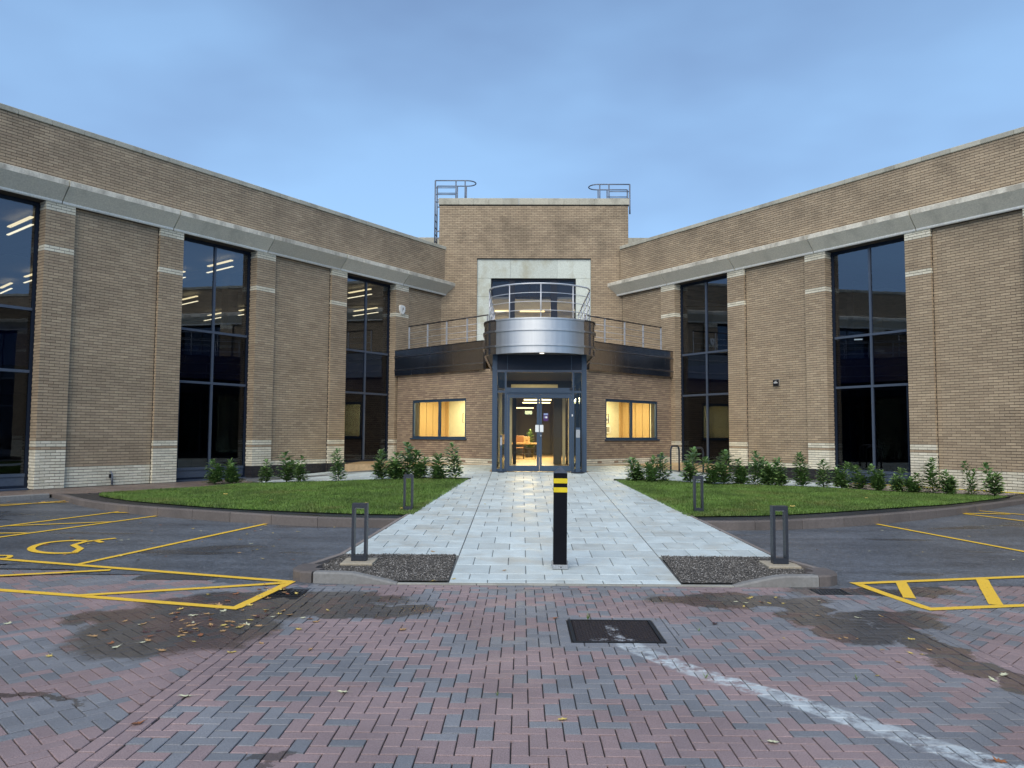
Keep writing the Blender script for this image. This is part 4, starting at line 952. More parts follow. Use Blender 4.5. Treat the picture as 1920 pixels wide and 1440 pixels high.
for (px, py) in [(.5-.86, None), (.53, None), (1.40, None)]:
    best = min(((abs(p[0]-px), p) for p in resample(RPi, .05) if p[1] < 21.6))[1]; g = Geo(); g.tube([(best[0], best[1], 4.6), (best[0], best[1], 5.78)], .017, 8); g.build('post', 'steel', rl)
for sg in (-1, 1):
    for y_ in (21.95, 22.9, 23.9, 24.9, 26.0):
        g = Geo(); x_ = .5+sg*1.43; g.tube([(x_, y_, 4.6), (x_, y_, 5.78)], .017, 8); g.build('post', 'steel', rl)
# roof access ladders with guard hoops
def cage(sg):
    X0 = -3.80 if sg < 0 else 4.66; zt = 12.72 if sg < 0 else 12.56; xe = (lambda d: X0-sg*d); y0, y1 = 33.0, 33.75
    ld = thing('roof_ladder', 'galvanised roof access ladder with rounded guard rails at the %s corner of the tower roof' % ('left' if sg < 0 else 'right'), 'ladder', (0, 0, 0), 0, 'roof access ladders')
    arc = [(xe(1.35+.40*math.sin(a)), (y0+y1)/2-(y1-y0)/2*math.cos(a)) for a in ar(0, math.pi, 10)]
    for z, nm in ((zt, 'guard_rail'), (zt-.95, 'knee_rail')):
        pts = [(xe(0), y0, z), (xe(.9), y0, z)]+[(x, y, z) for x, y in arc]+[(xe(.9), y1, z), (xe(0), y1, z)]; g = Geo(); g.tube(pts, .026, 6); g.build(nm, 'galv', ld)
    for y_ in (y0, y1):
        g = Geo(); zb = 9.3 if sg < 0 else 11.25
        g.tube([(X0, y_, zt), (X0, y_, 11.4), (X0+sg*-.0, y_, zb)], .035, 6); g.build('stile', 'galv', ld)
        for d in (.9, 1.3): g = Geo(); g.tube([(xe(d), y_, 11.6), (xe(d), y_, zt)], .03, 6); g.build('post', 'galv', ld)
        for z in (zt-.32, zt-.62): g = Geo(); g.tube([(X0, y_, z), (xe(.9), y_, z)], .02, 6); g.build('rail', 'galv', ld)
    z = 9.5
    while z < 11.6 and sg < 0: g = Geo(); g.tube([(X0, y0, z), (X0, y1, z)], .015, 6); g.build('rung', 'galv', ld); z += .3
    if sg < 0:
        for z in (10.15, 10.45): g = Geo(); g.box(X0, TX0, y0-.02, y0+.02, z, z+.05); g.build('bracket', 'galv', ld)
cage(-1); cage(1)
# ------------------------------------------------------------------ entrance portal (glazed vestibule)
PX0, PX1, PY = -.82, 1.82, 21.60; ZP = .655
portal = Geo().box(PX0+.001, PX1-.001, PY+.03, PY+.11, 3.50, 3.925).build('portal', 'blue_dark', BLD)
for a, b in ((PX0, PX0+.135), (PX1-.135, PX1)): g = Geo(); g.box(a, b, PY, PY+.14, ZP-.02, 3.93); g.build('portal_post', 'blue', portal)
for a, b in ((PX0+.345, PX0+.40), (PX1-.40, PX1-.345)): g = Geo(); g.box(a, b, PY+.02, PY+.12, ZP, 3.50); g.build('mullion', 'blue', portal)
g = Geo(); g.box(PX0+.135, PX1-.135, PY+.015, PY+.125, 3.44, 3.50); g.build('head_rail', 'transom', portal)
for a in (PX0+.42, PX1-.42): g = Geo(); g.box(a-.008, a+.008, PY+.024, PY+.03, 3.51, 3.92); g.build('header_joint', 'blue', portal)
g = Geo(); g.box(PX0+.40, PX1-.40, PY+.0, PY+.13, 2.86, 3.00); g.build('transom', 'blue', portal)
for a, b in ((PX0+.135, PX0+.345), (PX1-.345, PX1-.135)):
    for z0, z1 in ((2.86, 2.92), (ZP, ZP+.08)): g = Geo(); g.box(a, b, PY+.03, PY+.11, z0, z1); g.build('side_rail', 'blue', portal)
    for z0, z1 in ((ZP+.08, 2.86), (2.92, 3.44)): g = Geo(); g.box(a+.003, b-.003, PY+.06, PY+.072, z0+.003, z1-.003); g.build('pane', 'door_glass', portal)
g = Geo(); g.box(PX0+.403, PX1-.403, PY+.06, PY+.072, 3.003, 3.437); g.build('pane', 'clear', portal)
# side glazing of the vestibule
for x in (PX0+.03, PX1-.03):
    for y0, y1 in ((PY+.14, 23.3), (23.36, 25.0), (25.06, 26.2)): g = Geo(); g.box(x-.006, x+.006, y0+.003, y1-.003, ZP+.1, 3.3); g.build('pane', 'door_glass', portal)
    g = Geo()
    for y_ in (23.3, 25.0): g.box(x-.03, x+.03, y_, y_+.06, ZP, 3.9)
    g.box(x-.028, x+.028, PY+.14, 26.2, ZP-.02, ZP+.1); g.box(x-.028, x+.028, PY+.14, 26.2, 3.3, 3.9); g.build('side_frame', 'blue_dark', portal)
# door frame and two leaves
dx0, dx1 = PX0+.40, PX1-.40; zt = 2.86
g = Geo(); g.box(dx0, dx0+.02, PY+.03, PY+.11, ZP, zt); g.box(dx1-.02, dx1, PY+.03, PY+.11, ZP, zt); g.box(dx0+.02, dx1-.02, PY+.03, PY+.11, zt-.05, zt); g.build('door_frame', 'blue', portal)
mid = (dx0+dx1)/2
for sg, a, b in ((-1, dx0+.023, mid-.003), (1, mid+.003, dx1-.023)):
    g = Geo(); st = .068; y0, y1 = PY+.035, PY+.085; z0, z1 = ZP+.012, zt-.055
    g.box(a, a+st, y0, y1, z0, z1); g.box(b-st, b, y0, y1, z0, z1); g.box(a+st, b-st, y0, y1, z1-.09, z1); g.box(a+st, b-st, y0, y1, z0, z0+.16)
    dr = g.build('door', 'blue', BLD)
    g = Geo(); g.box(a+st+.002, b-st-.002, y0+.02, y0+.03, z0+.163, z1-.093); g.build('pane', 'clear', dr)
    px = b-.10 if sg < 0 else a+.02; g = Geo(); g.bbox(px-.01, px+.10-.02+.01, y0-.016, y0-.001, 1.76, 1.96, .004); g.build('push_plate', 'white', dr)
    hh = a+.1 if sg < 0 else b-.1
    if sg > 0:
        g = Geo(); g.cyl((0, 0), .022, 0, .02, 14, 0); me = g.mesh('lock_cylinder'); o = link('lock_cylinder', me, dr, ['galvbase']); o.location = (a+.04, y0, 1.66); o.rotation_euler = (math.pi/2, 0, 0)
        g = Geo(); g.box(a+.11, a+.25, y0+.012, y0+.019, 2.07, 2.29, 0); g.box(a+.12, a+.24, y0+.008, y0+.012, 2.235, 2.285, 1); g.box(a+.165, a+.22, y0+.008, y0+.012, 2.15, 2.20, 2); g.box(a+.125, a+.145, y0+.008, y0+.012, 2.15, 2.20, 1)
        o = g.build('sticker', ['purple', 'paleblue', 'white'], dr)
    g = Geo(); g.box(min(hh, hh+.35*-sg), max(hh, hh+.35*-sg), y1, y1+.05, z1-.09, z1-.03); g.build('door_closer', 'plastic_black', dr)
g = Geo()
for k in range(4): g.cyl((0, 0), .045-.008*k, .0+.012*k, .012+.012*k, 14)
me = g.mesh('dome_camera'); o = link('dome_camera', me, None, ['plastic_black']); o.location = (1.385, PY, 2.97); o.rotation_euler = (math.pi/2, 0, 0); o['label'] = 'small black dome camera above the right corner of the entrance doors'; o['category'] = 'camera'
g = Geo(); g.bbox(1.405, 1.435, PY-.012, PY+.03, 2.20, 2.26, .004); o = g.build('door_sensor', 'white'); o['label'] = 'tiny white sensor on the blue door frame right of the doors'; o['category'] = 'sensor'
def push_post(x, h, w, lab):
    p = thing('push_button_post', lab, 'post', (x, 21.42, .65), 0, 'door opener posts'); g = Geo(); g.cyl((0, 0), w*1.6, -.005, .012, 20); g.build('base_plate', 'light_post', p)
    g = Geo(); g.bbox(-w/2, w/2, -w/2, w/2, .012, h, .008); g.build('pillar', 'blue', p)
    g = Geo(); g.bbox(-w*.45, w*.45, -w/2-.012, -w/2, h-.28, h-.06, .004); g.build('button_panel', 'galvbase', p)
push_post(-.56, 1.02, .06, 'slim blue grey push button post at the left side of the entrance doors'); push_post(1.56, 1.24, .12, 'stout blue grey push button post at the right side of the entrance doors')
# ------------------------------------------------------------------ lobby
lb = Geo()
lb.box(-.9, 1.9, PY+.15, 26.3, .4, .652, 0); lb.box(-6, 7, 26.3, 41, .4, .652, 0)
lb.box(-5.0, 6.0, 30.2, 41, 3.55, 3.7, 1); lb.box(-.85, 1.85, PY+.15, 30.2, 3.56, 3.62, 1)
lb.box(-5, 6, 40.5, 41, .65, 3.55, 2); lb.box(-5, -4.8, 30.5, 41, .65, 3.55, 2); lb.box(5.8, 6, 30.5, 41, .65, 3.55, 2)
lb.build('lobby_shell', ['woodfloor', 'int_dark', 'int_wall'], BLD)
for nm, a, b, m_ in (('screen_panel', -.52, -.33, 'int_cream'), ('screen_post', -.30, -.18, 'plastic_black'), ('screen_panel', 1.12, 1.40, 'int_wall'), ('screen_panel', 1.43, 1.53, 'int_cream'), ('screen_post', 1.56, 1.62, 'plastic_black')):
    g = Geo(); g.bbox(a, b, 27.0, 27.08, .655, 3.3, .004); g.build(nm, m_, BLD)
g = Geo(); g.box(-.9, 1.9, 27.0, 27.06, 3.31, 3.6); g.build('screen_header', 'int_dark', BLD)
g = Geo(); g.box(-.1, 1.5, 40.3, 40.45, .655, 3.2); g.box(-2.2, -.6, 40.3, 40.45, .655, 3.2); g.build('rear_screen', 'int_wall', BLD)
for z, y_, x0, x1 in ((3.30, 30.0, -.25, .62), (3.12, 32.5, .1, 1.25), (3.10, 35, .05, 1.3), (2.98, 38.5, -.4, .6)):
    g = Geo(); g.box(x0, x1, y_-.04, y_+.04, z, z+.05); o = g.build('ceiling_light', 'tube'); o['label'] = 'long linear ceiling light inside the entrance lobby, '+{30.0: 'nearest the doors', 32.5: 'second from the doors', 35: 'third from the doors', 38.5: 'farthest from the doors'}[y_]; o['category'] = 'ceiling light'
li = bpy.data.lights.new('tower_room_lamp', 'AREA'); li.shape = 'RECTANGLE'; li.size = 4; li.size_y = .6; li.energy = 260; li.color = (1, .84, .55); lo = bpy.data.objects.new('tower_room_lamp', li); COL.objects.link(lo); lo.location = (.5, 34.6, 7.3)
li = bpy.data.lights.new('lobby_lamp', 'AREA'); li.shape = 'RECTANGLE'; li.size = 1.6; li.size_y = 4; li.energy = 330; li.color = (1, .74, .38); lo = bpy.data.objects.new('lobby_lamp', li); COL.objects.link(lo); lo.location = (.5, 33.5, 3.2)
li = bpy.data.lights.new('vestibule_lamp', 'AREA'); li.size = .8; li.energy = 34; li.color = (1, .74, .38); lo = bpy.data.objects.new('vestibule_lamp', li); COL.objects.link(lo); lo.location = (.4, 24.2, 3.5)
g = Geo(); g.box(-.35, 1.2, 25.6, 25.64, 3.05, 3.35); g.build('lobby_lintel', 'int_cream', BLD)
g = Geo(); g.box(.15, .45, 33.2, 33.24, 2.55, 2.7); o = g.build('exit_sign', 'exit'); o['label'] = 'small green exit sign hanging inside the lobby'; o['category'] = 'sign'
tb = thing('low_table', 'low light wood table on thin black legs inside the lobby', 'table', (-.15, 33.0, .652)); g = Geo(); g.bbox(-.8, .8, -.3, .3, .62, .68, .006); g.build('tabletop', 'card', tb)
for a in (-.75, -.25, .25, .75):
    for b in (-.25, .25): g = Geo(); g.box(a-.012, a+.012, b-.012, b+.012, 0, .62); g.build('leg', 'plastic_black', tb)
for z in (.2, .42): g = Geo(); g.bbox(-.78, .78, -.28, .28, z, z+.02, .004); g.build('shelf', 'plastic_black', tb)
for x, w, lab in ((-.62, .34, 'larger cardboard coloured box on the lobby table, left one'), (.38, .26, 'smaller cardboard coloured box on the lobby table, right one')):
    g = Geo(); g.bbox(x-w/2, x+w/2, -.18, .18, .683, .683+w, .01); g.box(x-.05, x+.05, -.184, -.181, .78, .80, 1); o = g.build('box', ['card', 'dark_gap']); o.location = (-.15, 33.0, .652); o['label'] = lab; o['category'] = 'box'
ch = thing('chair', 'brown wooden chair standing behind the lobby table', 'chair', (-.1, 33.9, .652)); g = Geo(); g.bbox(-.22, .22, -.22, .22, .43, .47, .01); g.build('seat', 'cage_seat', ch); g = Geo(); g.bbox(-.22, .22, .18, .22, .6, .98, .012); g.build('backrest', 'cage_seat', ch)
for a in (-.19, .19):
    for b in (-.19, .19): g = Geo(); g.box(a-.02, a+.02, b-.02, b+.02, 0, .43 if b < 0 else .62); g.build('leg', 'cage_seat', ch)
pp_ = [(-1.0, 34.8), (.35, 34.9)]
# ------------------------------------------------------------------ lights upstairs in the wings
def wing_light(x0, y0, x1, y1, z, lab, grp='pendant lights upstairs in the left wing', L=None):
    p = thing('pendant_light', lab, 'ceiling light', ((x0+x1)/2, (y0+y1)/2, z), math.atan2(y1-y0, x1-x0), grp); l = math.hypot(x1-x0, y1-y0)/2
    g = Geo(); g.box(-l, l, -.05, .05, .0, .045); g.build('housing', 'plastic_black', p); g = Geo(); g.box(-l+.01, l-.01, -.035, .035, -.02, -.001); g.build('tube', 'tube', p)
    g = Geo(); g.box(-l+.08, l-.08, -.05, .05, .20, .235); g.build('upper_lamp', 'tube_warm', p)
    for a in (-l*.7, l*.7): g = Geo(); g.box(a-.003, a+.003, -.003, .003, .06, .39); g.build('wire', 'plastic_black', p)
LP_ = [(-15.2, 22.29, -13.71, 21.12, 'nearest light in the far left upstairs window'), (-19.44, 29.59, -18.2, 28.6, 'middle light in the far left upstairs window'), (-21.97, 31.92, -20.67, 30.72, 'deepest light in the far left upstairs window'),
       (-11.45, 27.6, -10.09, 26.51, 'nearest light in the tall second window of the left wing'), (-15.49, 34.62, -14.31, 33.61, 'light deeper in at the left side of the second left window'), (-16.49, 39.59, -15.01, 38.28, 'low deep light in the middle of the second left window'), (-14.03, 37.74, -12.9, 36.8, 'light at the right edge of the second left window'), (-13.9, 29.5, -12.60, 28.4, 'light at the left edge of the second left window'),
       (-7.5, 32.82, -6.26, 31.79, 'nearest light in the narrow window beside the pavilion'), (-8.35, 37.79, -6.88, 36.59, 'second light in the window beside the pavilion'), (-9.87, 43.12, -8.98, 42.44, 'deep light in the window beside the pavilion')]
for a in LP_: wing_light(*a[:4], 7.5, a[4])
p = FR_(7.0, -6, 0); q = FR_(7.0, -7.4, 0)
for k, (s_, n_) in enumerate(((4.0, -9.0),)):
    p = FR_(s_, n_, 0); q = FR_(s_+.9, n_-.6, 0)
    g = Geo(); g.tube([(p[0], p[1], 5.9), (q[0], q[1], 5.9)], .03, 6); o = g.build('pendant_light', 'tube'); o['label'] = 'dim slanting light behind the narrow window of the right wing'; o['category'] = 'ceiling light'
g = Geo(); g.box(-1.35, -.55, 35.6, 35.7, 7.38, 7.43); o = g.build('ceiling_light', 'tube'); o['label'] = 'linear light behind the left pane of the balcony window'; o['category'] = 'ceiling light'
g = Geo(); g.box(-.1, 1.05, 35.6, 35.7, 7.38, 7.43); o = g.build('ceiling_light', 'tube_warm'); o['label'] = 'linear light behind the middle pane of the balcony window'; o['category'] = 'ceiling light'
# ------------------------------------------------------------------ emit the bricks
def emit_bricks():
    sc_ = []
    for i, (P, S, Nn, w, h, d, m_) in enumerate(BR):
        c_ = P+S*(w/2); q = project(c_)
        if q and in_view(c_) and w > .12: sc_.append((w*h*abs(Nn.dot(c_-CP))/(q[2]**3), i))
    sc_.sort(reverse=True); big = {i for _, i in sc_[:300]}
    bym = {}
    for i, b in enumerate(BR):
        if i in big:
            P, S, Nn, w, h, d, m_ = b; me = unit(m_, round(w, 3), round(h, 4), .010, m_); o = bpy.data.objects.new('brick', me); COL.objects.link(o); o.parent = BLD
            B_ = P-Nn*.010; flip = S.cross(Nn).z < 0
            if flip: S = S; 
            o.matrix_world = Matrix(((S.x, Nn.x, 0, B_.x), (S.y, Nn.y, 0, B_.y), (0, 0, 1, B_.z), (0, 0, 0, 1)))
        else: bym.setdefault(b[6], []).append(b)
    for m_, L in bym.items():
        n = len(L); P = np.array([tuple(b[0]) for b in L]); S = np.array([tuple(b[1]) for b in L]); Q = np.array([tuple(b[2]) for b in L]); w = np.array([b[3] for b in L])[:, None]; h = np.array([b[4] for b in L])[:, None]; d = np.array([b[5] for b in L])[:, None]-.010
        Zv = np.array([[0, 0, 1.]]); V = np.zeros((n, 8, 3))
        for j, (a, c_, e_) in enumerate(((0, 0, 0), (1, 0, 0), (1, 0, 1), (0, 0, 1), (0, 1, 0), (1, 1, 0), (1, 1, 1), (0, 1, 1))): V[:, j] = P+S*w*a+Zv*h*e_+Q*(d if c_ else -.012)
        base = np.arange(n)[:, None, None]*8; f = np.array([(4, 5, 6, 7), (0, 1, 5, 4), (1, 2, 6, 5), (2, 3, 7, 6), (3, 0, 4, 7)])[None]+base; f = f.reshape(-1)
        me = bpy.data.meshes.new('brickwork'); me.vertices.add(8*n); me.vertices.foreach_set('co', V.reshape(-1)); me.loops.add(len(f)); me.loops.foreach_set('vertex_index', f.astype(np.int32)); me.polygons.add(5*n); me.polygons.foreach_set('loop_start', np.arange(5*n)*4); me.polygons.foreach_set('use_smooth', np.zeros(5*n, dtype=bool)); me.update(calc_edges=True)
        link('brickwork', me, BLD, [m_], dict(kind='stuff'))
    print('bricks', len(BR), 'blocks', len(blocks), 'slabs', len(slabs))
# NB depth: bricks stand 10 mm proud of the mortar, face plane at n = 0
BR = [(P, S, Nn, w, h, d, m_) for (P, S, Nn, w, h, d, m_) in BR]
emit_bricks()
# ------------------------------------------------------------------ things on the walls
p = FL(2.785, .0, 6.56); al = thing('alarm_box', 'white shield shaped alarm box high on the brick pillar left of the terrace', 'alarm box', p, math.atan2(NL.y, NL.x)+math.pi/2)
sh = [(-.16, .12), (-.13, .17), (0, .20), (.13, .17), (.16, .12), (.15, -.04), (.08, -.16), (0, -.20), (-.08, -.16), (-.15, -.04)]
g = Geo(); n = len(sh); g.add([(x, 0, z) for x, z in sh]+[(x*.9, -.07, z*.9) for x, z in sh], [tuple(range(n)), tuple(range(n, 2*n))[::-1]]+[(i, n+i, n+(i+1) % n, (i+1) % n) for i in range(n)]); g.build('cover', 'white', al)
g = Geo(); g.box(-.02, .05, -.075, -.07, .0, .09); g.box(-.03, .0, -.076, -.0705, -.07, .02); g.build('emblem', 'pictureglass', al)
p = FR_(7.68, -.095, 3.46); nb = thing('notice_box', 'small square black box with white lettering on the blank wall of the right wing', 'sign', p, math.atan2(NR.y, NR.x)+math.pi/2)
g = Geo(); g.bbox(-.11, .11, -.06, 0, -.11, .11, .02); g.build('case', 'plastic_black', nb)
g = Geo(); g.bbox(-.125, .125, -.035, 0, -.125, .125, .02); g.build('rim', 'pictureglass', nb)
g = Geo()
for k in range(5): g.box(-.075+k*.031, -.053+k*.031, -.064, -.06, -.015, .02)
g.box(-.04, .04, -.064, -.06, .045, .06); g.build('lettering', 'white', nb)
p = FL(14.1, -.10, .27); pv = thing('water_pipe', 'short bent grey pipe at the foot of the cream brick on the left wing', 'pipe', p, math.atan2(NL.y, NL.x)+math.pi/2)
g = Geo(); g.tube([(0, 0, .36), (-.0, -.06, .36), (.02, -.08, .30), (.02, -.08, .02)], .018, 8, rads=[.018, .018, .02, .03]); g.build('pipe', 'galv', pv); g = Geo(); g.bbox(-.03, .03, -.03, 0, .2, .3, .006); g.build('valve', 'plastic_black', pv)
# ------------------------------------------------------------------ bollards and posts
bo = thing('bollard', 'black square bollard with two yellow bands standing in the middle of the path', 'bollard', (.48, 9.66, G_h(.48, 9.66))); bo.rotation_euler = (0, math.radians(.35), 0)
g = Geo(); hw = .082; H = 1.17
for z0, z1 in ((.09, .855), (.915, .965), (1.03, 1.10)): pass
g.bbox(-hw, hw, -hw, hw, .05, H, .006); g.build('post', 'black', bo)
g = Geo()
for z0, z1 in ((.945, 1.00), (1.045, 1.10)): g.box(-hw-.003, hw+.003, -hw-.003, hw+.003, z0, z1)
me = g.mesh('band')
for z0, z1 in ((.935, .995), (1.045, 1.105)): gg = Geo(); gg.bbox(-hw-.003, hw+.003, -hw-.003, hw+.003, z0, z1, .001); gg.build('band', 'yellowband', bo)
g = Geo(); g.add([(-hw-.004, -hw-.004, H), (hw+.004, -hw-.004, H), (hw+.004, hw+.004, H), (-hw-.004, hw+.004, H), (-.02, -.02, H+.065), (.02, -.02, H+.065), (.02, .02, H+.065), (-.02, .02, H+.065), (0, 0, H+.07)], [(3, 2, 1, 0), (0, 1, 5, 4), (1, 2, 6, 5), (2, 3, 7, 6), (3, 0, 4, 7), (4, 5, 8), (5, 6, 8), (6, 7, 8), (7, 4, 8)]); g.build('cap', 'castcap', bo)
g = Geo(); g.bbox(-hw-.012, hw+.012, -hw-.012, hw+.012, 0, .055, .004); g.build('base_sleeve', 'galvbase', bo)
g = Geo(); g.bbox(-hw-.02, -hw, -.03, .03, .03, .09, .004); g.bbox(hw, hw+.02, -.03, .03, .03, .09, .004); g.build('lug', 'galvbase', bo)
g = Geo(); g.cyl((0, 0), .008, 0, .008, 10); o = g.build('bolt', 'plastic_black', bo); o.location = (.01, -hw-.012, .028); o.rotation_euler = (math.pi/2, 0, 0)
def light_post(x, y, lab, padded, h=.72, w=.19):
    z = G_h(x, y)+(.034 if padded else 0); t_ = thing('bollard_light', lab, 'bollard light', (x, y, z), 0, 'frame shaped bollard lights along the path')
    for a in (-w/2, w/2-.032): g = Geo(); g.bbox(a, a+.032, -.055, .055, .0, h, .004); g.build('upright', 'light_post', t_)
    g = Geo(); g.bbox(-w/2+.0325, w/2-.0325, -.054, .054, h-.058, h-.001, .004); g.build('lamp_head', 'light_post', t_)
    g = Geo(); g.bbox(-w/2+.0325, w/2-.0325, -.054, .054, .0, .07, .004); g.build('foot', 'light_post', t_)
    g = Geo(); g.box(-w/2+.04, w/2-.04, -.04, .04, h-.064, h-.0585); g.build('diffuser', 'white', t_)
    if padded:
        o = Geo().bbox(-.2, .2, -.2, .2, -.03, .0, .005).build('concrete_pad', 'conc'); o.location = (x, y, z); o.rotation_euler = (0.02, 0, 0); o['label'] = 'square concrete pad under the near %s bollard light' % ('left' if x < 0 else 'right'); o['category'] = 'pad'
light_post(-2.04, 9.86, 'frame shaped bollard light on the left gravel pad, nearest on that side', True); light_post(3.25, 9.86, 'frame shaped bollard light on the right gravel pad, nearest on that side', True)
light_post(-2.08, 14.33, 'frame shaped bollard light on the left lawn beside the path', False, .66, .17); light_post(3.27, 14.4, 'frame shaped bollard light on the right lawn beside the path', False, .66, .17)
def hoop(x, y, lab, rz, w=.66, h=.78):
    t_ = thing('cycle_stand', lab, 'cycle stand', (x, y, G_h(x, y)), rz, 'cycle stands in front of the right wing'); g = Geo(); r = .16
    pts = [(0, 0, 0), (0, 0, h-r)]+[(r-r*math.cos(a), 0, h-r+r*math.sin(a)) for a in ar(0, math.pi/2, 6)[1:]]+[(w-r+r*math.sin(a), 0, h-r+r*math.cos(a)) for a in ar(0, math.pi/2, 6)]+[(w, 0, 0)]
    g.tube(pts, .027, 10); g.build('hoop', 'hoop', t_)
    for a in (0, w): g = Geo(); g.cyl((a, 0), .06, 0, .012, 16); g.build('foot_plate', 'hoop', t_)
hoop(5.05, 22.9, 'black tubular cycle stand, the nearer of two, in front of the narrow right window', math.radians(50)); hoop(4.42, 23.0, 'black tubular cycle stand, the farther left of two, beside the pavilion', math.radians(58), .7)
bs = thing('utility_post', 'short black square headed post beside the left cycle stand', 'post', (4.15, 23.2, G_h(4.15, 23.2))); g = Geo(); g.bbox(-.025, .025, -.025, .025, 0, .42, .004); g.build('post', 'hoop', bs); g = Geo(); g.bbox(-.09, .09, -.05, .05, .42, .52, .01); g.build('head', 'hoop', bs)
a, b = wr(10.5, .11), wr(18.5, .11); g = Geo(); g.tube([(a.x, a.y, .285), (b.x, b.y, .285)], .014, 6); o = g.build('yellow_conduit', 'yellowband'); o['label'] = 'thin yellow conduit laid on the gravel along the foot of the right wing'; o['category'] = 'conduit'
# ------------------------------------------------------------------ laurels
def shrub_mesh(seed, H, nst, dens):
    r = random.Random(seed); st = Geo(); fo = Geo()
    for k in range(nst):
        a = r.uniform(0, 6.28); lean = r.uniform(.05, .30) if k else r.uniform(0, .12); h = H*(1 if k == 0 else r.uniform(.45, .8)); pts = []
        for i in range(7):
            t_ = i/6; pts.append(Vector((math.cos(a)*lean*t_**1.3*h*1.2+.01*math.sin(5*t_+seed), math.sin(a)*lean*t_**1.3*h*1.2+.012*math.cos(4*t_), h*t_)))
        st.tube(pts, .006, 5, rads=[.009-.006*i/6 for i in range(7)])
        m = int(dens*2.3*h/.8)
        for j in range(m):
            t_ = (j+.8)/m; t_ = min(1, .06+t_*.94)
            if t_ > .55 and r.random() < .10: continue
            i = min(5, int(t_*6)); p = pts[i].lerp(pts[i+1], t_*6-i); az = j*2.4+r.uniform(-.5, .5); el = r.uniform(.1, .75)+(.5 if t_ > .9 else 0)
            br = (0.02+.17*(1-t_)**.7*r.uniform(.2, 1)) if k == 0 else .02+.07*(1-t_)*r.random()
            d = Vector((math.cos(az)*math.cos(el), math.sin(az)*math.cos(el), math.sin(el))); q = p+Vector((d.x, d.y, .3*d.z))*br
            L = r.uniform(.095, .165)*(.85 if t_ > .9 else 1); w = L*.25; sd2 = d.cross(Vector((0, 0, 1))).normalized(); up = sd2.cross(d).normalized()
            c_ = [q, q+d*L*.35+sd2*w+up*w*.35, q+d*L*.75+sd2*w*.8+up*w*.2-Vector((0, 0, .05*L)), q+d*L-Vector((0, 0, .18*L)), q+d*L*.75-sd2*w*.8+up*w*.2-Vector((0, 0, .05*L)), q+d*L*.35-sd2*w+up*w*.35, q+d*L*.5-up*w*.1]
            fo.add(c_, [(0, 1, 6), (1, 2, 6), (2, 3, 6), (3, 4, 6), (4, 5, 6), (5, 0, 6)])
    ms = st.mesh('stem'); ms.materials.append(M['stem']); mf = fo.mesh('foliage'); mf.materials.append(M['leaf']); return ms, mf
VAR = [shrub_mesh(s_, h, n, d) for s_, h, n, d in ((1, .80, 3, 60), (2, .62, 5, 52), (3, .55, 6, 50), (4, .88, 2, 50), (5, .60, 6, 58), (6, .70, 4, 34), (7, .95, 3, 30))]
HT = [.80, .62, .55, .88, .60, .70, .95]
ORD = ['nearest', 'second', 'third', 'fourth', 'fifth', 'sixth', 'seventh', 'eighth', 'ninth', 'tenth', 'eleventh', 'twelfth', 'thirteenth', 'fourteenth', 'fifteenth', 'sixteenth', 'seventeenth', 'eighteenth', 'nineteenth', 'twentieth', 'twenty first', 'twenty second']
SHL = [(-8.5, 21.5, 2, .62), (-8.05, 21.55, 4, .66), (-6.95, 21.1, 5, .70), (-6.30, 20.75, 5, .78), (-5.83, 20.45, 5, .70), (-4.71, 19.95, 3, .86), (-3.60, 19.95, 0, .85), (-3.17, 19.80, 2, .72), (-2.90, 19.85, 3, .98), (-2.62, 19.70, 1, .68), (-2.12, 19.62, 1, .66), (-1.68, 19.70, 3, .96)]
SHR = [(2.88, 19.45, 1, .66), (3.24, 19.2, 4, .60), (3.56, 19.38, 3, .78), (4.20, 19.45, 0, .90), (4.72, 19.28, 1, .68), (5.06, 19.5, 0, .92), (5.55, 19.65, 2, .60), (5.95, 19.80, 3, .88), (6.35, 20.0, 4, .74), (6.68, 20.05, 1, .66), (7.34, 20.30, 0, .86), (7.94, 20.45, 3, .84), (8.47, 20.65, 1, .66), (8.95, 20.6, 0, .72), (9.27, 20.30, 4, .62), (9.62, 20.0, 1, .58), (9.86, 19.65, 2, .56), (10.26, 19.5, 3, .88), (10.51, 19.25, 4, .58), (10.90, 18.95, 6, .80), (11.32, 18.75, 5, .82)]
def plant(lst, side):
    order = sorted(range(len(lst)), key=lambda i: abs(lst[i][0]-.5))
    for rk, i in enumerate(order):
        x, y, v, h = lst[i]; desc = 'tall slender' if h > .8 else ('sparse' if v in (5, 6) else 'low bushy')
        lab = '%s young laurel, %s from the path in the row behind the %s lawn' % (desc, ORD[rk], side)
        t_ = thing('laurel_shrub', lab, 'shrub', (x, y, G_h(x, y)-.01), random.uniform(0, 6.28), 'young laurels behind the %s lawn' % side); s_ = h/HT[v]; t_.scale = (s_*random.uniform(1.0, 1.35), s_*random.uniform(1.0, 1.35), s_*random.uniform(.84, 1.04)); t_.rotation_euler[0] = random.uniform(-.13, .13); t_.rotation_euler[1] = random.uniform(-.13, .13)
        link('stem', VAR[v][0], t_); link('foliage', VAR[v][1], t_)
plant(SHL, 'left'); plant(SHR, 'right')
for (x, y), lab in zip(pp_, ('green potted plant at the back of the lobby, left of the table', 'green potted plant at the back of the lobby behind the boxes')):
    t_ = thing('potted_plant', lab, 'plant', (x, y, .652)); g = Geo(); g.cyl((0, 0), .17, 0, .42, 18, 0, .22); g.build('pot', 'plastic_black', t_); o = link('foliage', VAR[0][1], t_); o.location = (0, 0, .40)
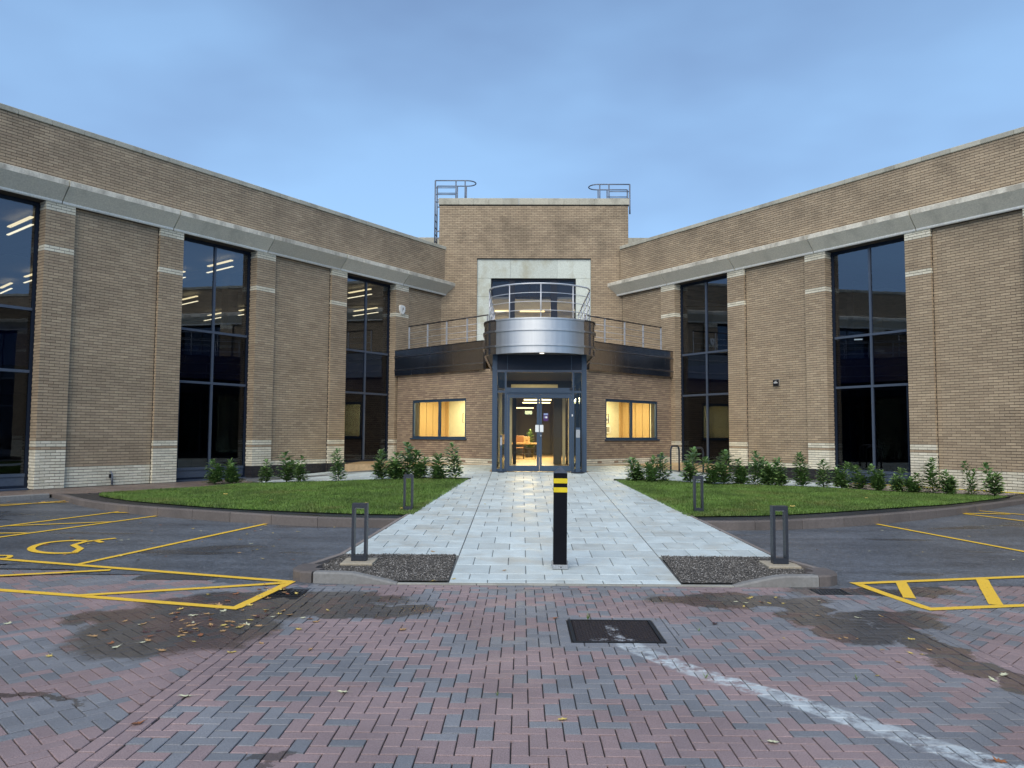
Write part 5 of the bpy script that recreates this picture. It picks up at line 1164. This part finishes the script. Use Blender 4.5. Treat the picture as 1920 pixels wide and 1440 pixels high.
# ------------------------------------------------------------------ fallen leaves
def leaf_mesh(seed):
    r = random.Random(seed); n = 14; vs = [(0, 0, .004)]
    for i in range(n):
        a = 2*math.pi*i/n; rr = (.9 if i % 2 == 0 else .5)*r.uniform(.8, 1.15); rr *= 1.1 if abs(a-math.pi/2) < .5 else .85; vs.append((rr*math.cos(a)*.8, rr*math.sin(a), max(0, .06+.28*r.random()*(rr > .6)*abs(math.cos(a+seed)))))
    g = Geo(); g.add(vs, [(0, 1+i, 1+(i+1) % n) for i in range(n)]); g.add([(-.03, -.6, .04), (.03, -.6, .04), (.05, -1.5, .12), (.0, -1.5, .12)], [(0, 1, 2, 3)]); return g
LV = {}
for k in ('yellow', 'brown', 'tan', 'pale', 'dark'):
    for s_ in range(3): me = leaf_mesh(s_*7+1).mesh('fallen_leaf'); me.materials.append(M['fl_'+k]); LV[(k, s_)] = me
cname = dict(yellow='yellow', brown='rusty brown', tan='tan', pale='pale greenish', dark='dark brown')
def leaf(x, y, k, where, size, hf=flat, grp=None):
    o = link('fallen_leaf', LV[(k, random.randrange(3))], None, (), dict(label='%s %s fallen leaf %s' % ('large' if size > .034 else 'small', cname[k], where), category='leaf', group='%s %s fallen leaves %s' % ('large' if size > .034 else 'small', cname[k], where)))
    o.location = (x, y, hf(x, y)+.003); s_ = size*1.45; o.scale = (s_, s_*random.uniform(.8, 1.2), s_); o.rotation_euler = (random.uniform(-.12, .12), random.uniform(-.12, .12), random.uniform(0, 6.28))
for k in range(84):
    while True:
        x, y = random.gauss(-2.75, .42), random.gauss(7.0, .42)
        if y < 8.3: break
    leaf(x, y, random.choice(['tan', 'yellow', 'tan', 'brown', 'pale', 'tan', 'dark']), 'in the wet patch on the blocks at the left', random.uniform(.020, .042))
for k in range(16): leaf(random.gauss(-2.75, .35), random.gauss(8.35, .14), random.choice(['tan', 'brown', 'yellow', 'brown']), 'piled inside the corner of the left yellow hatching', random.uniform(.025, .045))
for k in range(10): leaf(random.gauss(2.35, .35), random.gauss(8.05, .2), random.choice(['yellow', 'pale', 'yellow', 'brown']), 'in the wet patch right of the path', random.uniform(.018, .035))
for k in range(14): leaf(random.gauss(2.95, .35), random.gauss(6.7, .5), random.choice(['tan', 'brown', 'pale', 'yellow']), 'along the damp streak on the right blocks', random.uniform(.016, .034))
for x, y, k in [(-4.54, 6.9, 'pale'), (-3.57, 5.93, 'yellow'), (-2.23, 4.6, 'brown'), (-2.15, 5.07, 'pale'), (-1.16, 5.18, 'pale'), (.25, 4.73, 'yellow'), (1.4, 4.42, 'pale'), (3.45, 5.68, 'pale'), (1.75, 7.11, 'dark'), (2.51, 4.2, 'brown'), (-1.02, 6.81, 'tan'), (.32, 7.27, 'brown'), (3.3, 5.55, 'pale'), (-2.0, 7.2, 'pale')]:
    leaf(x, y, k, 'lying alone on the dry blocks', random.uniform(.028, .044))
for k in range(46):
    x, y = random.uniform(-7.5, -3), random.uniform(9.3, 13.8)
    if y < pave_edge(x)+.2: continue
    leaf(x, y, random.choice(['tan', 'yellow', 'pale', 'brown', 'yellow']), 'scattered over the left parking bays', random.uniform(.018, .034), A_h)
for k in range(18): leaf(random.gauss(-10.2, .5), random.gauss(17.0, .22), random.choice(['brown', 'tan']), 'gathered in the kerb corner by the left wing', random.uniform(.03, .05), A_h)
for k in range(22): leaf(random.uniform(3.9, 9), random.uniform(10.2, 14.2), random.choice(['tan', 'yellow', 'pale']), 'scattered over the right parking bays', random.uniform(.015, .03), A_h)
for x, y in [(-.78, 9.05), (-1.2, 10.6), (-1.0, 8.95), (-.2, 9.5), (-.7, 15.2)]: leaf(x, y, random.choice(['yellow', 'tan', 'pale']), 'on the pale slabs at the foot of the path', .03, G_h)
for x, y in [(-5, 15.5), (-3, 15), (-6.5, 17), (5.2, 15.0), (4.3, 14.4), (7.5, 17), (-2.2, 14.3)]: leaf(x, y, 'yellow', 'on the mown lawn grass', .045, lambda a, b: G_h(a, b)+.04)
# weeds in the joints
def weed(x, y, lab, s_=.05, n=9):
    g = Geo()
    for k in range(n):
        a = random.uniform(0, 6.28); l = random.uniform(.5, 1)*s_; g.add([(-.002, 0, 0), (.003, 0, 0), (math.cos(a)*l*.6, math.sin(a)*l*.6, l)], [(0, 1, 2)])
    o = g.build('weed', 'grass'); o.location = (x, y, 0); o['label'] = lab; o['category'] = 'weed'
weed(.62, 7.25, 'green grass tuft at the back edge of the manhole cover', .075, 14); weed(1.30, 5.55, 'tiny weed in the joint beside the white paint streak'); weed(2.35, 5.55, 'tiny weed between blocks right of the white paint streak', .04); weed(-.15, 5.15, 'tiny weed in the joints at the middle front', .035); weed(1.55, 6.85, 'tiny weed just right of the manhole cover', .04)
